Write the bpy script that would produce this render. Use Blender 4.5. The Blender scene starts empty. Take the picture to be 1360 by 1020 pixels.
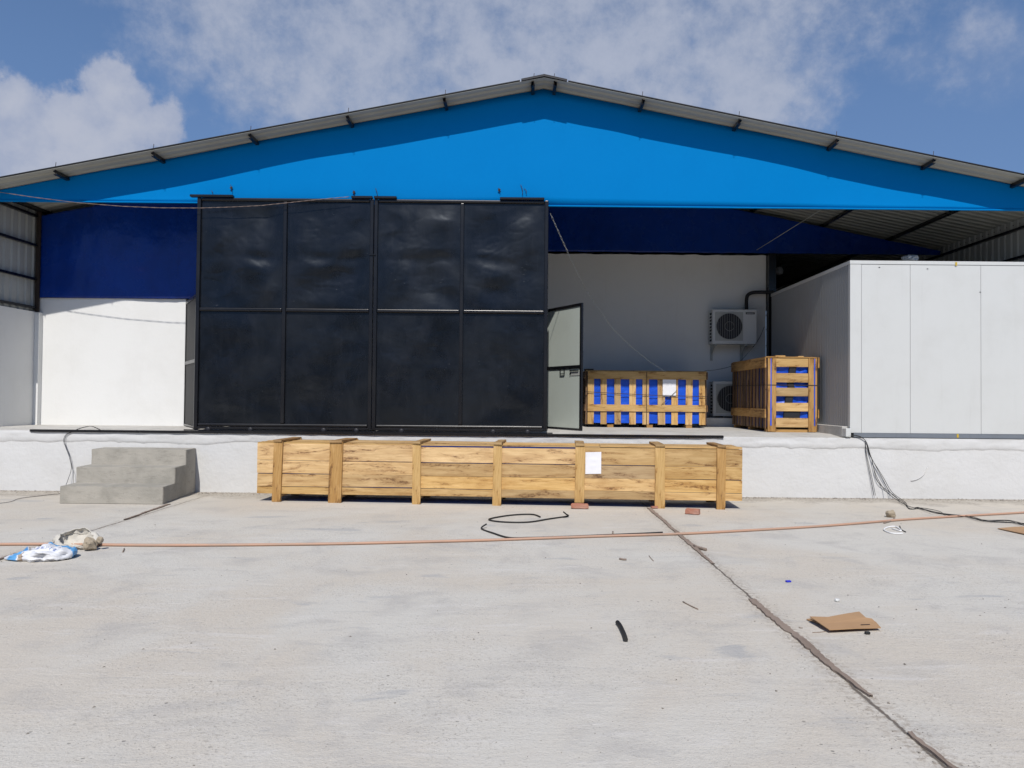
import bpy, bmesh, math, random
from mathutils import Vector, Matrix, noise
random.seed(7)
S = bpy.context.scene
COL = S.collection
rad = math.radians

# ------------------------------------------------------------------ camera
F, CX, CY, PITCH, ROLL, EYE = 1022.0, 695.0, 510.0, rad(1.12), 0.0091, 1.6
fw = Vector((0, math.cos(PITCH), math.sin(PITCH)))
r0 = Vector((1, 0, 0)); u0 = Vector((0, -math.sin(PITCH), math.cos(PITCH)))
rt = math.cos(ROLL)*r0 + math.sin(ROLL)*u0
up = -math.sin(ROLL)*r0 + math.cos(ROLL)*u0
cam = bpy.data.cameras.new('camera'); camo = bpy.data.objects.new('camera', cam); COL.objects.link(camo)
m = Matrix((rt, up, -fw)).transposed().to_4x4(); m.translation = (0, 0, EYE)
camo.matrix_world = m
cam.sensor_width = 36; cam.lens = F/1360*36; cam.shift_x = -(CX-680)/1360
cam.clip_start = .05; cam.clip_end = 3000
S.camera = camo

def ray(px, py): return fw*F + rt*(px-CX) - up*(py-CY)
def W(px, py, Y):                      # survey: point of the photo at depth Y
    v = ray(px, py); t = Y/v.y
    return Vector((v.x*t, Y, EYE+v.z*t))
def G(px, py, z=0.0):                  # survey: point of the photo at height z
    v = ray(px, py); t = (z-EYE)/v.z
    return Vector((v.x*t, v.y*t, z))

# ------------------------------------------------------------------ light
S.view_settings.view_transform = 'Standard'; S.view_settings.look = 'None'
S.view_settings.gamma = 1; S.view_settings.exposure = 0.0
ELEV, AZ = math.atan(1.15), rad(2.6)     # sun behind the camera, slightly left
sl = bpy.data.lights.new('sun', 'SUN'); sl.energy = 4.1; sl.angle = rad(.53); sl.color = (1, .955, .89)
so = bpy.data.objects.new('sun', sl); COL.objects.link(so)
sd = Vector((math.sin(AZ)*math.cos(ELEV), math.cos(AZ)*math.cos(ELEV), -math.sin(ELEV)))
so.rotation_euler = sd.to_track_quat('-Z', 'Y').to_euler(); so.location = (-3, -20, 25)

# node helpers
class NT:
    def __init__(s, tree): s.t = tree; s.n = tree.nodes; s.l = tree.links
    def new(s, typ, **kw):
        n = s.n.new(typ)
        for k, v in kw.items():
            if k.startswith('i_'):
                key = k[2:]; key = int(key) if key.isdigit() else key.replace('_', ' ')
                s.put(n.inputs[key], v)
            else: setattr(n, k, v)
        return n
    def put(s, inp, v):
        if isinstance(v, bpy.types.NodeSocket): s.l.new(v, inp)
        elif isinstance(v, bpy.types.Node): s.l.new(v.outputs[0], inp)
        else:
            if hasattr(inp, 'default_value') and isinstance(v, tuple) and len(v) == 3 and len(inp.default_value) == 4: v = (*v, 1)
            inp.default_value = v
    def m(s, op, a, b=None, c=None, clamp=False):
        n = s.n.new('ShaderNodeMath'); n.operation = op; n.use_clamp = clamp
        s.put(n.inputs[0], a)
        if b is not None: s.put(n.inputs[1], b)
        if c is not None: s.put(n.inputs[2], c)
        return n.outputs[0]
    def v(s, op, a, b=None, out=0):
        n = s.n.new('ShaderNodeVectorMath'); n.operation = op
        s.put(n.inputs[0], a)
        if b is not None: s.put(n.inputs[1], b)
        return n.outputs[out]
    def mix(s, f, a, b, blend='MIX'):
        n = s.n.new('ShaderNodeMix'); n.data_type = 'RGBA'; n.blend_type = blend
        s.put(n.inputs[0], f); s.put(n.inputs[6], a); s.put(n.inputs[7], b)
        return n.outputs[2]
    def noise(s, vec, scale, detail=4, rough=.55, dist=0):
        n = s.new('ShaderNodeTexNoise'); s.put(n.inputs['Vector'], vec)
        n.inputs['Scale'].default_value = scale; n.inputs['Detail'].default_value = detail
        n.inputs['Roughness'].default_value = rough; n.inputs['Distortion'].default_value = dist
        return n.outputs[0]
    def ss(s, x, a, b, lo=0.0, hi=1.0):
        n = s.new('ShaderNodeMapRange', interpolation_type='SMOOTHSTEP'); s.put(n.inputs[0], x)
        n.inputs[1].default_value = a; n.inputs[2].default_value = b; n.inputs[3].default_value = lo; n.inputs[4].default_value = hi
        return n.outputs[0]
    def scale(s, vec, xyz): return s.v('MULTIPLY', vec, xyz)
    def xyz(s, vec):
        n = s.new('ShaderNodeSeparateXYZ'); s.put(n.inputs[0], vec); return n.outputs

# ------------------------------------------------------------------ sky
world = bpy.data.worlds.new('World'); S.world = world; world.use_nodes = True
N = NT(world.node_tree); N.n.clear()
STR = .075
sky = N.new('ShaderNodeTexSky', sky_type='NISHITA', sun_disc=False, sun_elevation=ELEV, sun_rotation=math.pi+AZ)
sky.altitude = 200; sky.air_density = 1.0; sky.dust_density = 0.3; sky.ozone_density = 2.5
tc = N.new('ShaderNodeTexCoord'); dv = N.v('NORMALIZE', tc.outputs['Generated'])
def blob(px, py, r, sx=1.0):
    c = ray(px, py).normalized()
    df = N.v('SUBTRACT', dv, tuple(c)); df = N.scale(df, (1/sx, 1, 1))
    return N.m('SUBTRACT', 1.0, N.m('DIVIDE', N.v('LENGTH', df, out=1), r/1060))
def union(bl):
    o = bl[0]
    for b in bl[1:]: o = N.m('SMOOTH_MAX', o, b, .12)
    return o
n_c = N.noise(dv, 13, 8, .58); n_d = N.noise(N.v('ADD', dv, (3.1, 1.7, .3)), 38, 7, .6)
cum = union([blob(22, 146, 46), blob(75, 172, 44), blob(150, 121, 40), blob(165, 160, 55), blob(213, 168, 36), blob(105, 228, 96, 1.45), blob(-60, 170, 74)])
edge = N.m('ADD', N.m('MULTIPLY', N.m('SUBTRACT', n_c, .5), 1.0), N.m('MULTIPLY', N.m('SUBTRACT', n_d, .5), 1.0))
cum = N.m('ADD', cum, edge)
thick = N.ss(N.m('ADD', N.m('MULTIPLY', cum, .55), N.m('ADD', N.m('MULTIPLY', n_c, .9), N.m('MULTIPLY', N.m('SUBTRACT', n_d, .5), .35))), .25, 1.05)
cum = N.m('MULTIPLY', N.ss(cum, -.06, .30), .93)
n_s = N.noise(N.v('ADD', N.scale(dv, (1, 1, 1.25)), (5.3, 0, 2.2)), 5.5, 10, .62, .15)
n_f = N.noise(N.v('ADD', dv, (1.2, .4, 7.7)), 24, 8, .66)
n_g = N.noise(N.v('ADD', dv, (7.2, 2.4, 1.7)), 70, 5, .6)
tex = N.m('ADD', N.m('MULTIPLY', N.m('SUBTRACT', n_s, .5), 2.2), N.m('ADD', N.m('MULTIPLY', N.m('SUBTRACT', n_f, .5), 1.2), N.m('MULTIPLY', N.m('SUBTRACT', n_g, .5), .35)))
ci = union([blob(360, 10, 110, 1.3), blob(520, 50, 210, 1.6), blob(800, 30, 200, 1.6), blob(560, 120, 170, 1.7), blob(900, 95, 150, 1.5), blob(700, -120, 300, 2)])
ci = N.m('MULTIPLY', N.ss(N.m('ADD', N.m('MINIMUM', N.m('MULTIPLY', ci, 1.6), .70), N.m('MULTIPLY', tex, .85)), -.05, .95), .88)
wi = union([blob(1310, 55, 90, 2.0), blob(1200, 75, 60, 2.5), blob(1060, 10, 60, 1.5)])
wi = N.m('MULTIPLY', N.ss(N.m('ADD', wi, tex), .2, 1.5), .24)
shade = N.ss(N.m('ADD', N.m('MULTIPLY', n_f, .5), N.m('MULTIPLY', n_s, .5)), .32, .68)
CE = 1/STR
skyc = N.mix(1.0, sky.outputs[0], (1.06, 1.20, 1.36), 'MULTIPLY')
hz = N.ss(N.xyz(dv)[2], .10, .60, .75, .15)
skyc = N.mix(hz, skyc, (.135*CE, .235*CE, .465*CE))
cc = N.mix(shade, (.34*CE, .39*CE, .51*CE), (.44*CE, .48*CE, .59*CE))
c2 = N.mix(thick, (.33*CE, .385*CE, .53*CE), (.475*CE, .505*CE, .60*CE))
out = N.mix(wi, skyc, cc); out = N.mix(ci, out, cc); out = N.mix(cum, out, c2)
bg = N.new('ShaderNodeBackground'); N.put(bg.inputs[0], out); bg.inputs[1].default_value = STR
wo = N.new('ShaderNodeOutputWorld'); N.l.new(bg.outputs[0], wo.inputs[0])

# ------------------------------------------------------------------ materials
MATS = {}
def newmat(name):
    mt = bpy.data.materials.new(name); mt.use_nodes = True; n = NT(mt.node_tree); n.n.clear()
    b = n.new('ShaderNodeBsdfPrincipled'); o = n.new('ShaderNodeOutputMaterial'); n.l.new(b.outputs[0], o.inputs[0])
    MATS[name] = mt
    return n, b
def finish(n, b, col, rough=.6, bump=None, bstr=.3, bdist=.01, metal=0, spec=.5):
    n.put(b.inputs['Base Color'], col); n.put(b.inputs['Roughness'], rough); b.inputs['Metallic'].default_value = metal
    b.inputs['Specular IOR Level'].default_value = spec
    if bump is not None:
        bp = n.new('ShaderNodeBump'); bp.inputs['Strength'].default_value = bstr; bp.inputs['Distance'].default_value = bdist
        n.put(bp.inputs['Height'], bump); n.l.new(bp.outputs[0], b.inputs['Normal'])
def obco(n): return n.new('ShaderNodeTexCoord').outputs['Object']

def m_paint(name, col, dirt, amt=.25, rough=.55, bscale=30, bstr=.15, streak=True, spec=.4, bdist=.006):
    n, b = newmat(name); co = obco(n)
    a = n.noise(co, 1.3, 6, .65); c = n.noise(n.scale(co, (9, 9, .7)), 1, 6, .65); d = n.noise(co, 60, 4, .7)
    f = n.m('MULTIPLY', n.ss(a, .42, .75), amt)
    if streak: f = n.m('ADD', f, n.m('MULTIPLY', n.ss(c, .55, .8), amt*.8))
    f = n.m('ADD', f, n.m('MULTIPLY', n.ss(d, .66, .78), amt*.8), clamp=True)
    bm_ = n.m('ADD', n.noise(co, bscale, 5, .6), n.m('MULTIPLY', n.noise(co, 2.2, 3), 2.0))
    finish(n, b, n.mix(f, col, dirt), n.m('ADD', rough-.06, n.m('MULTIPLY', a, .15)), bm_, bstr, bdist, spec=spec)
m_paint('white_plaster', (.72, .72, .705), (.56, .55, .52), .22, .75, 22, .28)
m_paint('white_dock', (.62, .62, .615), (.50, .49, .46), .30, .75, 14, .55, bdist=.012)
m_paint('grey_plaster', (.72, .715, .70), (.58, .57, .55), .4, .8, 25, .3)
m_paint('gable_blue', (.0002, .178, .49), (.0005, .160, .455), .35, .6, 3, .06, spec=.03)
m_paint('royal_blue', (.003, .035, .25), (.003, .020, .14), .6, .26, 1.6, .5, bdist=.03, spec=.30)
m_paint('steel_grey', (.42, .43, .41), (.33, .32, .29), .4, .42, 12, .1)
m_paint('soffit_grey', (.34, .34, .305), (.26, .25, .22), .4, .65, 12, .1, spec=.15)
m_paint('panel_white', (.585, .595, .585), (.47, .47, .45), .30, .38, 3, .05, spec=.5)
m_paint('panel_shaded', (.33, .34, .345), (.26, .26, .255), .3, .42, 3, .05)  # white panel darkened: the ribbed side's shade is painted into its colour
m_paint('wire_white', (.8, .8, .8), (.7, .7, .7), .2)
m_paint('ac_white', (.62, .63, .62), (.5, .5, .48), .2, .45, 5, .05)
m_paint('leaf_grey', (.50, .55, .51), (.40, .43, .39), .3, .42, 4, .1)
m_paint('dark_grey', (.020, .020, .025), (.016, .016, .016), .4, .5, 10, .1)
m_paint('channel_grey', (.17, .19, .22), (.11, .12, .13), .5, .4, 10, .1)
m_paint('black_rubber', (.016, .016, .017), (.05, .047, .042), .4, .6, 40, .1)
m_paint('black_steel', (.006, .006, .008), (.02, .019, .019), .35, .27, 50, .06, spec=.5)
n, b = newmat('black_sheet'); co = obco(n)
a = n.noise(co, .9, 5, .6, .4); a2 = n.noise(n.scale(co, (1.6, 1, .9)), 2.2, 6, .65, .6); sc = n.noise(n.scale(co, (14, 14, 40)), 1, 6, .75); ms = n.noise(n.v('ADD', co, (7, 3, 1)), 1.4, 3)
dr = n.noise(n.scale(co, (16, 16, 1.1)), 1, 5, .65)
c = n.mix(n.ss(a2, .42, .72), (.0020, .0024, .0036), (.0062, .0068, .0092))
c = n.mix(n.m('MULTIPLY', n.ss(dr, .55, .75), .45), c, (.012, .013, .016))
c = n.mix(n.m('MULTIPLY', n.m('MULTIPLY', n.ss(sc, .645, .70), n.ss(ms, .50, .62)), .8), c, (.16, .165, .17))
finish(n, b, c, n.m('ADD', .23, n.m('MULTIPLY', n.ss(a, .35, .7), .16)), n.m('ADD', n.noise(co, 5, 5, .6), n.m('MULTIPLY', n.noise(co, 1.4, 3), 3)), .10, .02, spec=.56)
b.inputs['Specular Tint'].default_value = (.80, .89, 1, 1)
m_paint('yellow_tape', (.55, .38, .04), (.4, .28, .05), .3)
m_paint('paper', (.80, .80, .84), (.68, .68, .70), .3, .7, 14, .5, streak=False)
m_paint('blue_tarp', (.008, .085, .62), (.006, .05, .42), .4, .38, 9, .6, bdist=.02)
m_paint('hose_rubber', (.47, .285, .20), (.36, .27, .21), .8, .55, 40, .1)
m_paint('cardboard', (.40, .245, .13), (.33, .19, .10), .5, .8, 20, .15, streak=False)
m_paint('brick_red', (.40, .17, .11), (.52, .42, .36), .6, .9, 60, .5, streak=False)
m_paint('stone_buff', (.36, .30, .22), (.24, .20, .15), .6, .9, 30, .5, streak=False)
m_paint('rust_dark', (.03, .022, .018), (.08, .04, .025), .5, .7)
m_paint('chain_steel', (.20, .15, .13), (.10, .065, .055), .5, .5)
m_paint('sack_white', (.66, .66, .66), (.5, .49, .46), .35, .6, 25, .3, streak=False)
m_paint('sack_pale', (.56, .53, .47), (.40, .36, .30), .5, .7, 25, .4, streak=False)
m_paint('clear_plastic', (.42, .44, .46), (.3, .3, .32), .4, .25, 14, .5)
m_paint('timber_grey', (.27, .21, .17), (.15, .11, .085), .6, .9, 40, .5)
m_paint('blue_chip', (.02, .03, .5), (.02, .03, .4), .2)

def m_concrete(name, c1, c2, dark, bs=.5):
    n, b = newmat(name); co = obco(n)
    a = n.noise(co, 2.2, 8, .65, .4); d = n.noise(co, 45, 5, .7); e = n.noise(n.scale(co, (1, 1, 4)), 6, 6, .7)
    col = n.mix(n.ss(a, .35, .68), c1, c2)
    col = n.mix(n.m('MULTIPLY', n.ss(e, .52, .75), .55), col, dark)
    col = n.mix(n.m('MULTIPLY', n.ss(d, .6, .75), .5), col, dark)
    finish(n, b, col, .88, n.m('ADD', d, n.m('MULTIPLY', a, 2)), bs, .012, spec=.25)
m_concrete('step_concrete', (.40, .375, .33), (.30, .285, .25), (.18, .17, .15))
m_concrete('floor_concrete', (.52, .505, .475), (.43, .415, .39), (.28, .27, .25), .3)

# planks: grain runs along U, every board differs
def m_wood(name, light, mid, dark, stain, stain_amt):
    n, b = newmat(name)
    uv = n.new('ShaderNodeUVMap').outputs[0]; geo = n.new('ShaderNodeNewGeometry'); rnd = geo.outputs['Random Per Island']
    off = n.new('ShaderNodeCombineXYZ'); n.put(off.inputs[0], n.m('MULTIPLY', rnd, 31.7)); n.put(off.inputs[1], n.m('MULTIPLY', rnd, 17.3)); n.put(off.inputs[2], n.m('MULTIPLY', rnd, 57.0))
    p = n.v('ADD', uv, off.outputs[0])
    fine = n.noise(n.scale(p, (3.0, 120, 1)), 1, 5, .6, .2)
    grain = n.noise(n.scale(p, (1.3, 20, 1)), 1, 8, .66, .35)
    blot = n.noise(n.scale(p, (2.0, 11, 1)), 1, 9, .70, .5)
    sp = n.noise(n.scale(p, (14, 26, 1)), 1, 6, .75)
    col = n.mix(n.ss(grain, .34, .66), light, mid)
    broad = n.noise(n.scale(p, (1.5, 4.5, 1)), 1, 5, .6, .4)
    col = n.mix(n.m('MULTIPLY', n.ss(broad, .50, .68), .6), col, tuple(.45*a_+.55*b2 for a_, b2 in zip(mid, dark)))
    col = n.mix(n.m('MULTIPLY', n.ss(broad, .32, .44, 1, 0), .5), col, tuple(min(.8, a_*1.16+.03) for a_ in light))
    col = n.mix(n.m('MULTIPLY', n.ss(fine, .5, .72), .5), col, dark)
    col = n.mix(n.m('MULTIPLY', n.ss(blot, .46, .66), stain_amt), col, dark)
    st = n.m('MULTIPLY', n.ss(blot, .53, .62), n.ss(sp, .46, .58))
    col = n.mix(n.m('MULTIPLY', st, stain_amt*1.2, clamp=True), col, stain)
    hs = n.new('ShaderNodeHueSaturation'); n.put(hs.inputs['Color'], col)
    n.put(hs.inputs['Value'], n.m('ADD', .74, n.m('MULTIPLY', n.m('FRACT', n.m('MULTIPLY', rnd, 7.31)), .44)))
    n.put(hs.inputs['Saturation'], n.m('ADD', .86, n.m('MULTIPLY', n.m('FRACT', n.m('MULTIPLY', rnd, 13.7)), .22)))
    finish(n, b, hs.outputs[0], .72, n.m('ADD', n.m('MULTIPLY', fine, .6), grain), .35, .006, spec=.25)
m_wood('pine', (.63, .432, .208), (.52, .335, .145), (.33, .175, .066), (.16, .082, .036), .72)
m_wood('pine_rough', (.53, .335, .15), (.41, .235, .092), (.24, .125, .052), (.10, .055, .03), .8)
m_wood('pine_shaded', (.23, .14, .075), (.17, .10, .055), (.09, .05, .03), (.035, .02, .015), .9)  # crate pine darkened for the side slats, their shade put into the colour

# yard concrete: blotches, trowel streaks, pits, joints, dirt along the dock
JX1, JX2, DOCKY = 1.87, -5.08, 12.85
n, b = newmat('yard_concrete'); co = obco(n); X, Y, Z = n.xyz(co)
big = n.noise(n.scale(co, (.35, .35, .35)), 1, 7, .62, .6)
mid = n.noise(co, 1.6, 9, .66, .5)
stre = n.noise(n.scale(co, (.9, 4.5, 1)), 1.3, 9, .7, .6)
fine = n.noise(co, 24, 6, .72); grit = n.noise(co, 140, 3, .7)
fl1 = n.noise(n.v('ADD', co, (2, 5, 0)), 34, 3, .62); fl2 = n.noise(n.v('ADD', co, (9, 1, 0)), 75, 2, .6)
den = n.ss(n.noise(n.v('ADD', co, (5, 5, 0)), .8, 6, .65), .38, .64)
col = n.mix(n.ss(big, .38, .62), (.55, .50, .43), (.57, .545, .495))
col = n.mix(n.m('MULTIPLY', n.ss(mid, .47, .70), .62), col, (.42, .40, .375))
col = n.mix(n.m('MULTIPLY', n.ss(stre, .54, .70), .5), col, (.64, .61, .575))
col = n.mix(n.m('MULTIPLY', n.ss(stre, .31, .42, 1, 0), .5), col, (.41, .40, .385))
col = n.mix(n.m('MULTIPLY', n.ss(fine, .55, .70), n.m('ADD', .15, n.m('MULTIPLY', den, .4))), col, (.33, .30, .26))
col = n.mix(n.m('MULTIPLY', n.ss(fl1, .57, .68), n.m('ADD', .08, n.m('MULTIPLY', den, .42))), col, (.29, .265, .235))
col = n.mix(n.m('MULTIPLY', n.ss(fl1, .33, .42, 1, 0), n.m('ADD', .06, n.m('MULTIPLY', den, .30))), col, (.67, .64, .60))
col = n.mix(n.m('MULTIPLY', n.ss(fl2, .60, .70), n.m('ADD', .14, n.m('MULTIPLY', den, .55))), col, (.25, .23, .20))
col = n.mix(n.m('MULTIPLY', n.ss(fl2, .30, .40, 1, 0), .22), col, (.68, .65, .61))
vor = n.new('ShaderNodeTexVoronoi'); n.put(vor.inputs['Vector'], n.v('ADD', co, n.scale(n.new('ShaderNodeTexNoise').outputs[1], (.1, .1, 0)))); vor.inputs['Scale'].default_value = 11
pits = n.m('MULTIPLY', n.ss(vor.outputs['Distance'], .05, .13, 1, 0), n.ss(n.noise(co, .9, 4, .6), .50, .62))
col = n.mix(n.m('MULTIPLY', pits, .75), col, (.17, .155, .14))
patch = n.m('MULTIPLY', n.ss(n.noise(n.v('ADD', n.scale(co, (.8, 1.6, 1)), (4, 9, 0)), 1.1, 5, .5, .5), .63, .70), .5)
col = n.mix(patch, col, (.33, .34, .355))
v2 = n.new('ShaderNodeTexVoronoi'); n.put(v2.inputs['Vector'], n.scale(n.v('ADD', co, n.scale(n.new('ShaderNodeTexNoise', i_Scale=9.0).outputs[1], (.12, .12, 0))), (1, 1.25, 1))); v2.inputs['Scale'].default_value = 30
pit2 = n.m('MULTIPLY', n.ss(v2.outputs['Distance'], .07, .2, 1, 0), n.ss(n.noise(n.v('ADD', co, (3, 8, 0)), 1.7, 6, .7), .46, .60))
col = n.mix(n.m('MULTIPLY', pit2, .6), col, (.19, .17, .15))
wx = n.m('MULTIPLY', n.m('SUBTRACT', n.noise(co, 3.2, 5, .65), .5), .07)
def joint(x0, w0, w1):
    d = n.m('ABSOLUTE', n.m('SUBTRACT', n.m('ADD', X, wx), x0))
    return n.ss(d, w0, w1, 1, 0)
jt = n.m('MAXIMUM', joint(JX1, .004, .014), joint(JX2, .004, .016))
halo = n.m('MAXIMUM', joint(JX1, .02, .16), joint(JX2, .02, .14))
for xx in (-12.0, 8.85, 15.8): jt = n.m('MAXIMUM', jt, joint(xx, .004, .014))
col = n.mix(n.m('MULTIPLY', n.m('MULTIPLY', halo, n.ss(fine, .44, .62)), .75), col, (.31, .26, .21))
col = n.mix(n.m('MULTIPLY', jt, .85), col, (.10, .08, .065))
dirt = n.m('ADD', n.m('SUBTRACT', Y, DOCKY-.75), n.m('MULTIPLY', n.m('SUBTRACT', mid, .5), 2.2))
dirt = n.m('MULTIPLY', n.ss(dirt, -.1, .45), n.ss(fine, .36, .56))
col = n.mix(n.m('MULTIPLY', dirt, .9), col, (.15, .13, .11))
tan_ = n.m('MULTIPLY', n.ss(Y, 8.5, 12.5), .45); col = n.mix(tan_, col, (.50, .45, .38))
hgt = n.m('ADD', n.m('MULTIPLY', fine, .8), n.m('ADD', n.m('MULTIPLY', n.m('ADD', fl1, fl2), .55), n.m('MULTIPLY', stre, 1.4)))
hgt = n.m('SUBTRACT', hgt, n.m('ADD', n.m('MULTIPLY', jt, 2.0), n.m('MULTIPLY', pits, .8)))
finish(n, b, col, .9, hgt, .55, .011, spec=.2)

# printed cement sack
n, b = newmat('sack_print'); co = obco(n); X, Y, Z = n.xyz(co)
a = n.m('ADD', X, n.m('MULTIPLY', n.m('SUBTRACT', n.noise(co, 6, 3), .5), .10))
st1 = n.m('MULTIPLY', n.ss(a, -.27, -.25), n.ss(a, -.15, -.13, 1, 0)); st2 = n.ss(n.m('ADD', Y, n.m('MULTIPLY', X, .35)), .10, .115)
br = n.m('MULTIPLY', n.ss(a, -.125, -.12), n.ss(a, -.09, -.085, 1, 0))
c = n.mix(n.m('MULTIPLY', n.m('MAXIMUM', st1, st2), .9), (.68, .69, .72), (.05, .30, .62))
c = n.mix(n.m('MULTIPLY', br, .8), c, (.30, .20, .11))
let = n.noise(n.scale(co, (60, 6, 1)), 1, 2, .5)
row = n.m('MAXIMUM', n.m('COMPARE', Y, -.075, .018), n.m('COMPARE', Y, .01, .016))
row = n.m('MULTIPLY', n.m('MULTIPLY', row, n.m('COMPARE', X, .10, .11)), n.ss(let, .48, .54))
c = n.mix(n.m('MULTIPLY', row, .75), c, (.08, .14, .36))
finish(n, b, c, .5, n.noise(co, 22, 5, .6), .4, .012)

# ------------------------------------------------------------------ mesh helpers
class B:
    def __init__(s): s.bm = bmesh.new(); s.uv = s.bm.loops.layers.uv.new('UVMap')
    def box(s, c, size, rot=None, bev=0.0, jit=0.0, seg=1):
        t = bmesh.new(); uv = t.loops.layers.uv.new('UVMap')
        bmesh.ops.create_cube(t, size=1)
        for v in t.verts:
            v.co = Vector((v.co[i]*size[i] for i in range(3)))
            if jit: v.co += Vector((random.uniform(-jit, jit) for _ in range(3)))
        if bev: bmesh.ops.bevel(t, geom=t.edges[:], offset=bev, segments=seg, affect='EDGES', profile=.5)
        L = max(range(3), key=lambda i: size[i]); o = [i for i in range(3) if i != L]
        t.normal_update()
        for f in t.faces:
            nn = max(range(3), key=lambda i: abs(f.normal[i]))
            for lp in f.loops:
                q = lp.vert.co
                if nn == L: lp[uv].uv = (q[o[0]]*.3, q[o[1]])
                else:
                    k = [i for i in o if i != nn][0]
                    lp[uv].uv = (q[L], q[k]+.37*nn)
        if rot is not None: bmesh.ops.transform(t, matrix=rot.to_4x4(), verts=t.verts[:])
        bmesh.ops.translate(t, vec=Vector(c), verts=t.verts[:])
        s.add(t); return s
    def add(s, t):
        me = bpy.data.meshes.new('t'); t.to_mesh(me); t.free(); s.bm.from_mesh(me); bpy.data.meshes.remove(me)
    def bb(s, x0, x1, y0, y1, z0, z1, **k):
        return s.box(((x0+x1)/2, (y0+y1)/2, (z0+z1)/2), (abs(x1-x0), abs(y1-y0), abs(z1-z0)), **k)
    def bar(s, p, q, w, h, bev=0.0):
        p, q = Vector(p), Vector(q); d = q-p
        R = d.to_track_quat('X', 'Z').to_matrix()
        return s.box((p+q)/2, (d.length, w, h), R, bev)
    def tube(s, pts, r, n=6, sub=6, cap=True, wob=0.0):
        P = [Vector(p) for p in pts]
        if sub > 1 and len(P) > 2:
            o = []
            for i in range(len(P)-1):
                a = P[max(i-1, 0)]; b_ = P[i]; c = P[i+1]; d = P[min(i+2, len(P)-1)]
                for k in range(sub):
                    t = k/sub
                    o.append(.5*((2*b_)+(c-a)*t+(2*a-5*b_+4*c-d)*t*t+(3*b_-a-3*c+d)*t**3))
            o.append(P[-1]); P = o
        rings = []; nrm = None
        for i, p in enumerate(P):
            d = (P[min(i+1, len(P)-1)]-P[max(i-1, 0)]).normalized()
            if nrm is None: nrm = d.orthogonal().normalized()
            nrm = (nrm-d*nrm.dot(d)).normalized(); bn = d.cross(nrm)
            rr = r*(1+wob*noise.noise(p*7)) if not callable(r) else r(i/(len(P)-1))
            rings.append([s.bm.verts.new(p+rr*(math.cos(2*math.pi*k/n)*nrm+math.sin(2*math.pi*k/n)*bn)) for k in range(n)])
        for a, b_ in zip(rings, rings[1:]):
            for k in range(n):
                f = s.bm.faces.new((a[k], a[(k+1) % n], b_[(k+1) % n], b_[k])); f.smooth = True
        if cap: s.bm.faces.new(rings[0][::-1]); s.bm.faces.new(rings[-1])
        return s
    def lathe(s, prof, c, axis='Z', n=24, smooth=True):
        R = {'Z': Matrix.Identity(3), 'Y': Matrix.Rotation(rad(90), 3, 'X'), 'X': Matrix.Rotation(rad(90), 3, 'Y')}[axis]
        rings = [[s.bm.verts.new(Vector(c)+R @ Vector((r*math.cos(2*math.pi*k/n), r*math.sin(2*math.pi*k/n), z))) for k in range(n)] for r, z in prof]
        for a, b_ in zip(rings, rings[1:]):
            for k in range(n):
                f = s.bm.faces.new((a[k], a[(k+1) % n], b_[(k+1) % n], b_[k])); f.smooth = smooth
        s.bm.faces.new(rings[0][::-1]); s.bm.faces.new(rings[-1]); return s
    def grid(s, fn, nu, nv, smooth=True):
        V = [[s.bm.verts.new(fn(i/nu, j/nv)) for j in range(nv+1)] for i in range(nu+1)]
        for i in range(nu):
            for j in range(nv):
                f = s.bm.faces.new((V[i][j], V[i+1][j], V[i+1][j+1], V[i][j+1])); f.smooth = smooth
        return s
    def prism(s, pts, d):                       # polygon points (3D) extruded by vector d
        a = [s.bm.verts.new(p) for p in pts]; b_ = [s.bm.verts.new(Vector(p)+Vector(d)) for p in pts]; k = len(a)
        s.bm.faces.new(a); s.bm.faces.new(b_[::-1])
        for i in range(k): s.bm.faces.new((a[i], b_[i], b_[(i+1) % k], a[(i+1) % k]))
        return s
    def lump(s, c, size, seed=0, amp=.25, freq=1.6, sub=3, flat=True):
        t = bmesh.new(); t.loops.layers.uv.new('UVMap'); bmesh.ops.create_icosphere(t, subdivisions=sub, radius=1)
        for v in t.verts:
            k = 1+amp*noise.fractal(v.co*freq+Vector((seed*7.7, seed*3.1, 0)), 1, 2, 3)
            v.co = Vector((v.co[i]*k*size[i]/2 for i in range(3)))
            if flat: v.co.z = max(v.co.z, -size[2]*.42)
        bmesh.ops.translate(t, vec=Vector(c), verts=t.verts[:]); s.add(t); return s
def obj(name, b_, mat, parent=None, solid=0, recalc=True):
    if recalc: bmesh.ops.recalc_face_normals(b_.bm, faces=b_.bm.faces[:])
    me = bpy.data.meshes.new(name); b_.bm.to_mesh(me); b_.bm.free()
    me.materials.append(MATS[mat]); o = bpy.data.objects.new(name, me); COL.objects.link(o)
    if solid:
        md = o.modifiers.new('thickness', 'SOLIDIFY'); md.thickness = solid; md.offset = 0
    if parent:
        o.parent = parent; o.matrix_parent_inverse = Matrix.Identity(4)
        # parts are built in world space: shift them into the parent's space
        w = parent.matrix_basis.copy(); pp = parent.parent
        while pp: w = pp.matrix_basis @ w; pp = pp.parent
        me.transform(w.inverted())
    return o
def tag(o, label=None, cat=None, group=None, kind=None):
    if label: o['label'] = label
    if cat: o['category'] = cat
    if group: o['group'] = group
    if kind: o['kind'] = kind
    return o
def thing(name, loc, label, cat, group=None, rz=0):
    o = bpy.data.objects.new(name, None); COL.objects.link(o); o.empty_display_size = .3
    o.matrix_basis = Matrix.Translation(Vector(loc)) @ Matrix.Rotation(rz, 4, 'Z')
    return tag(o, label, cat, group)
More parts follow.
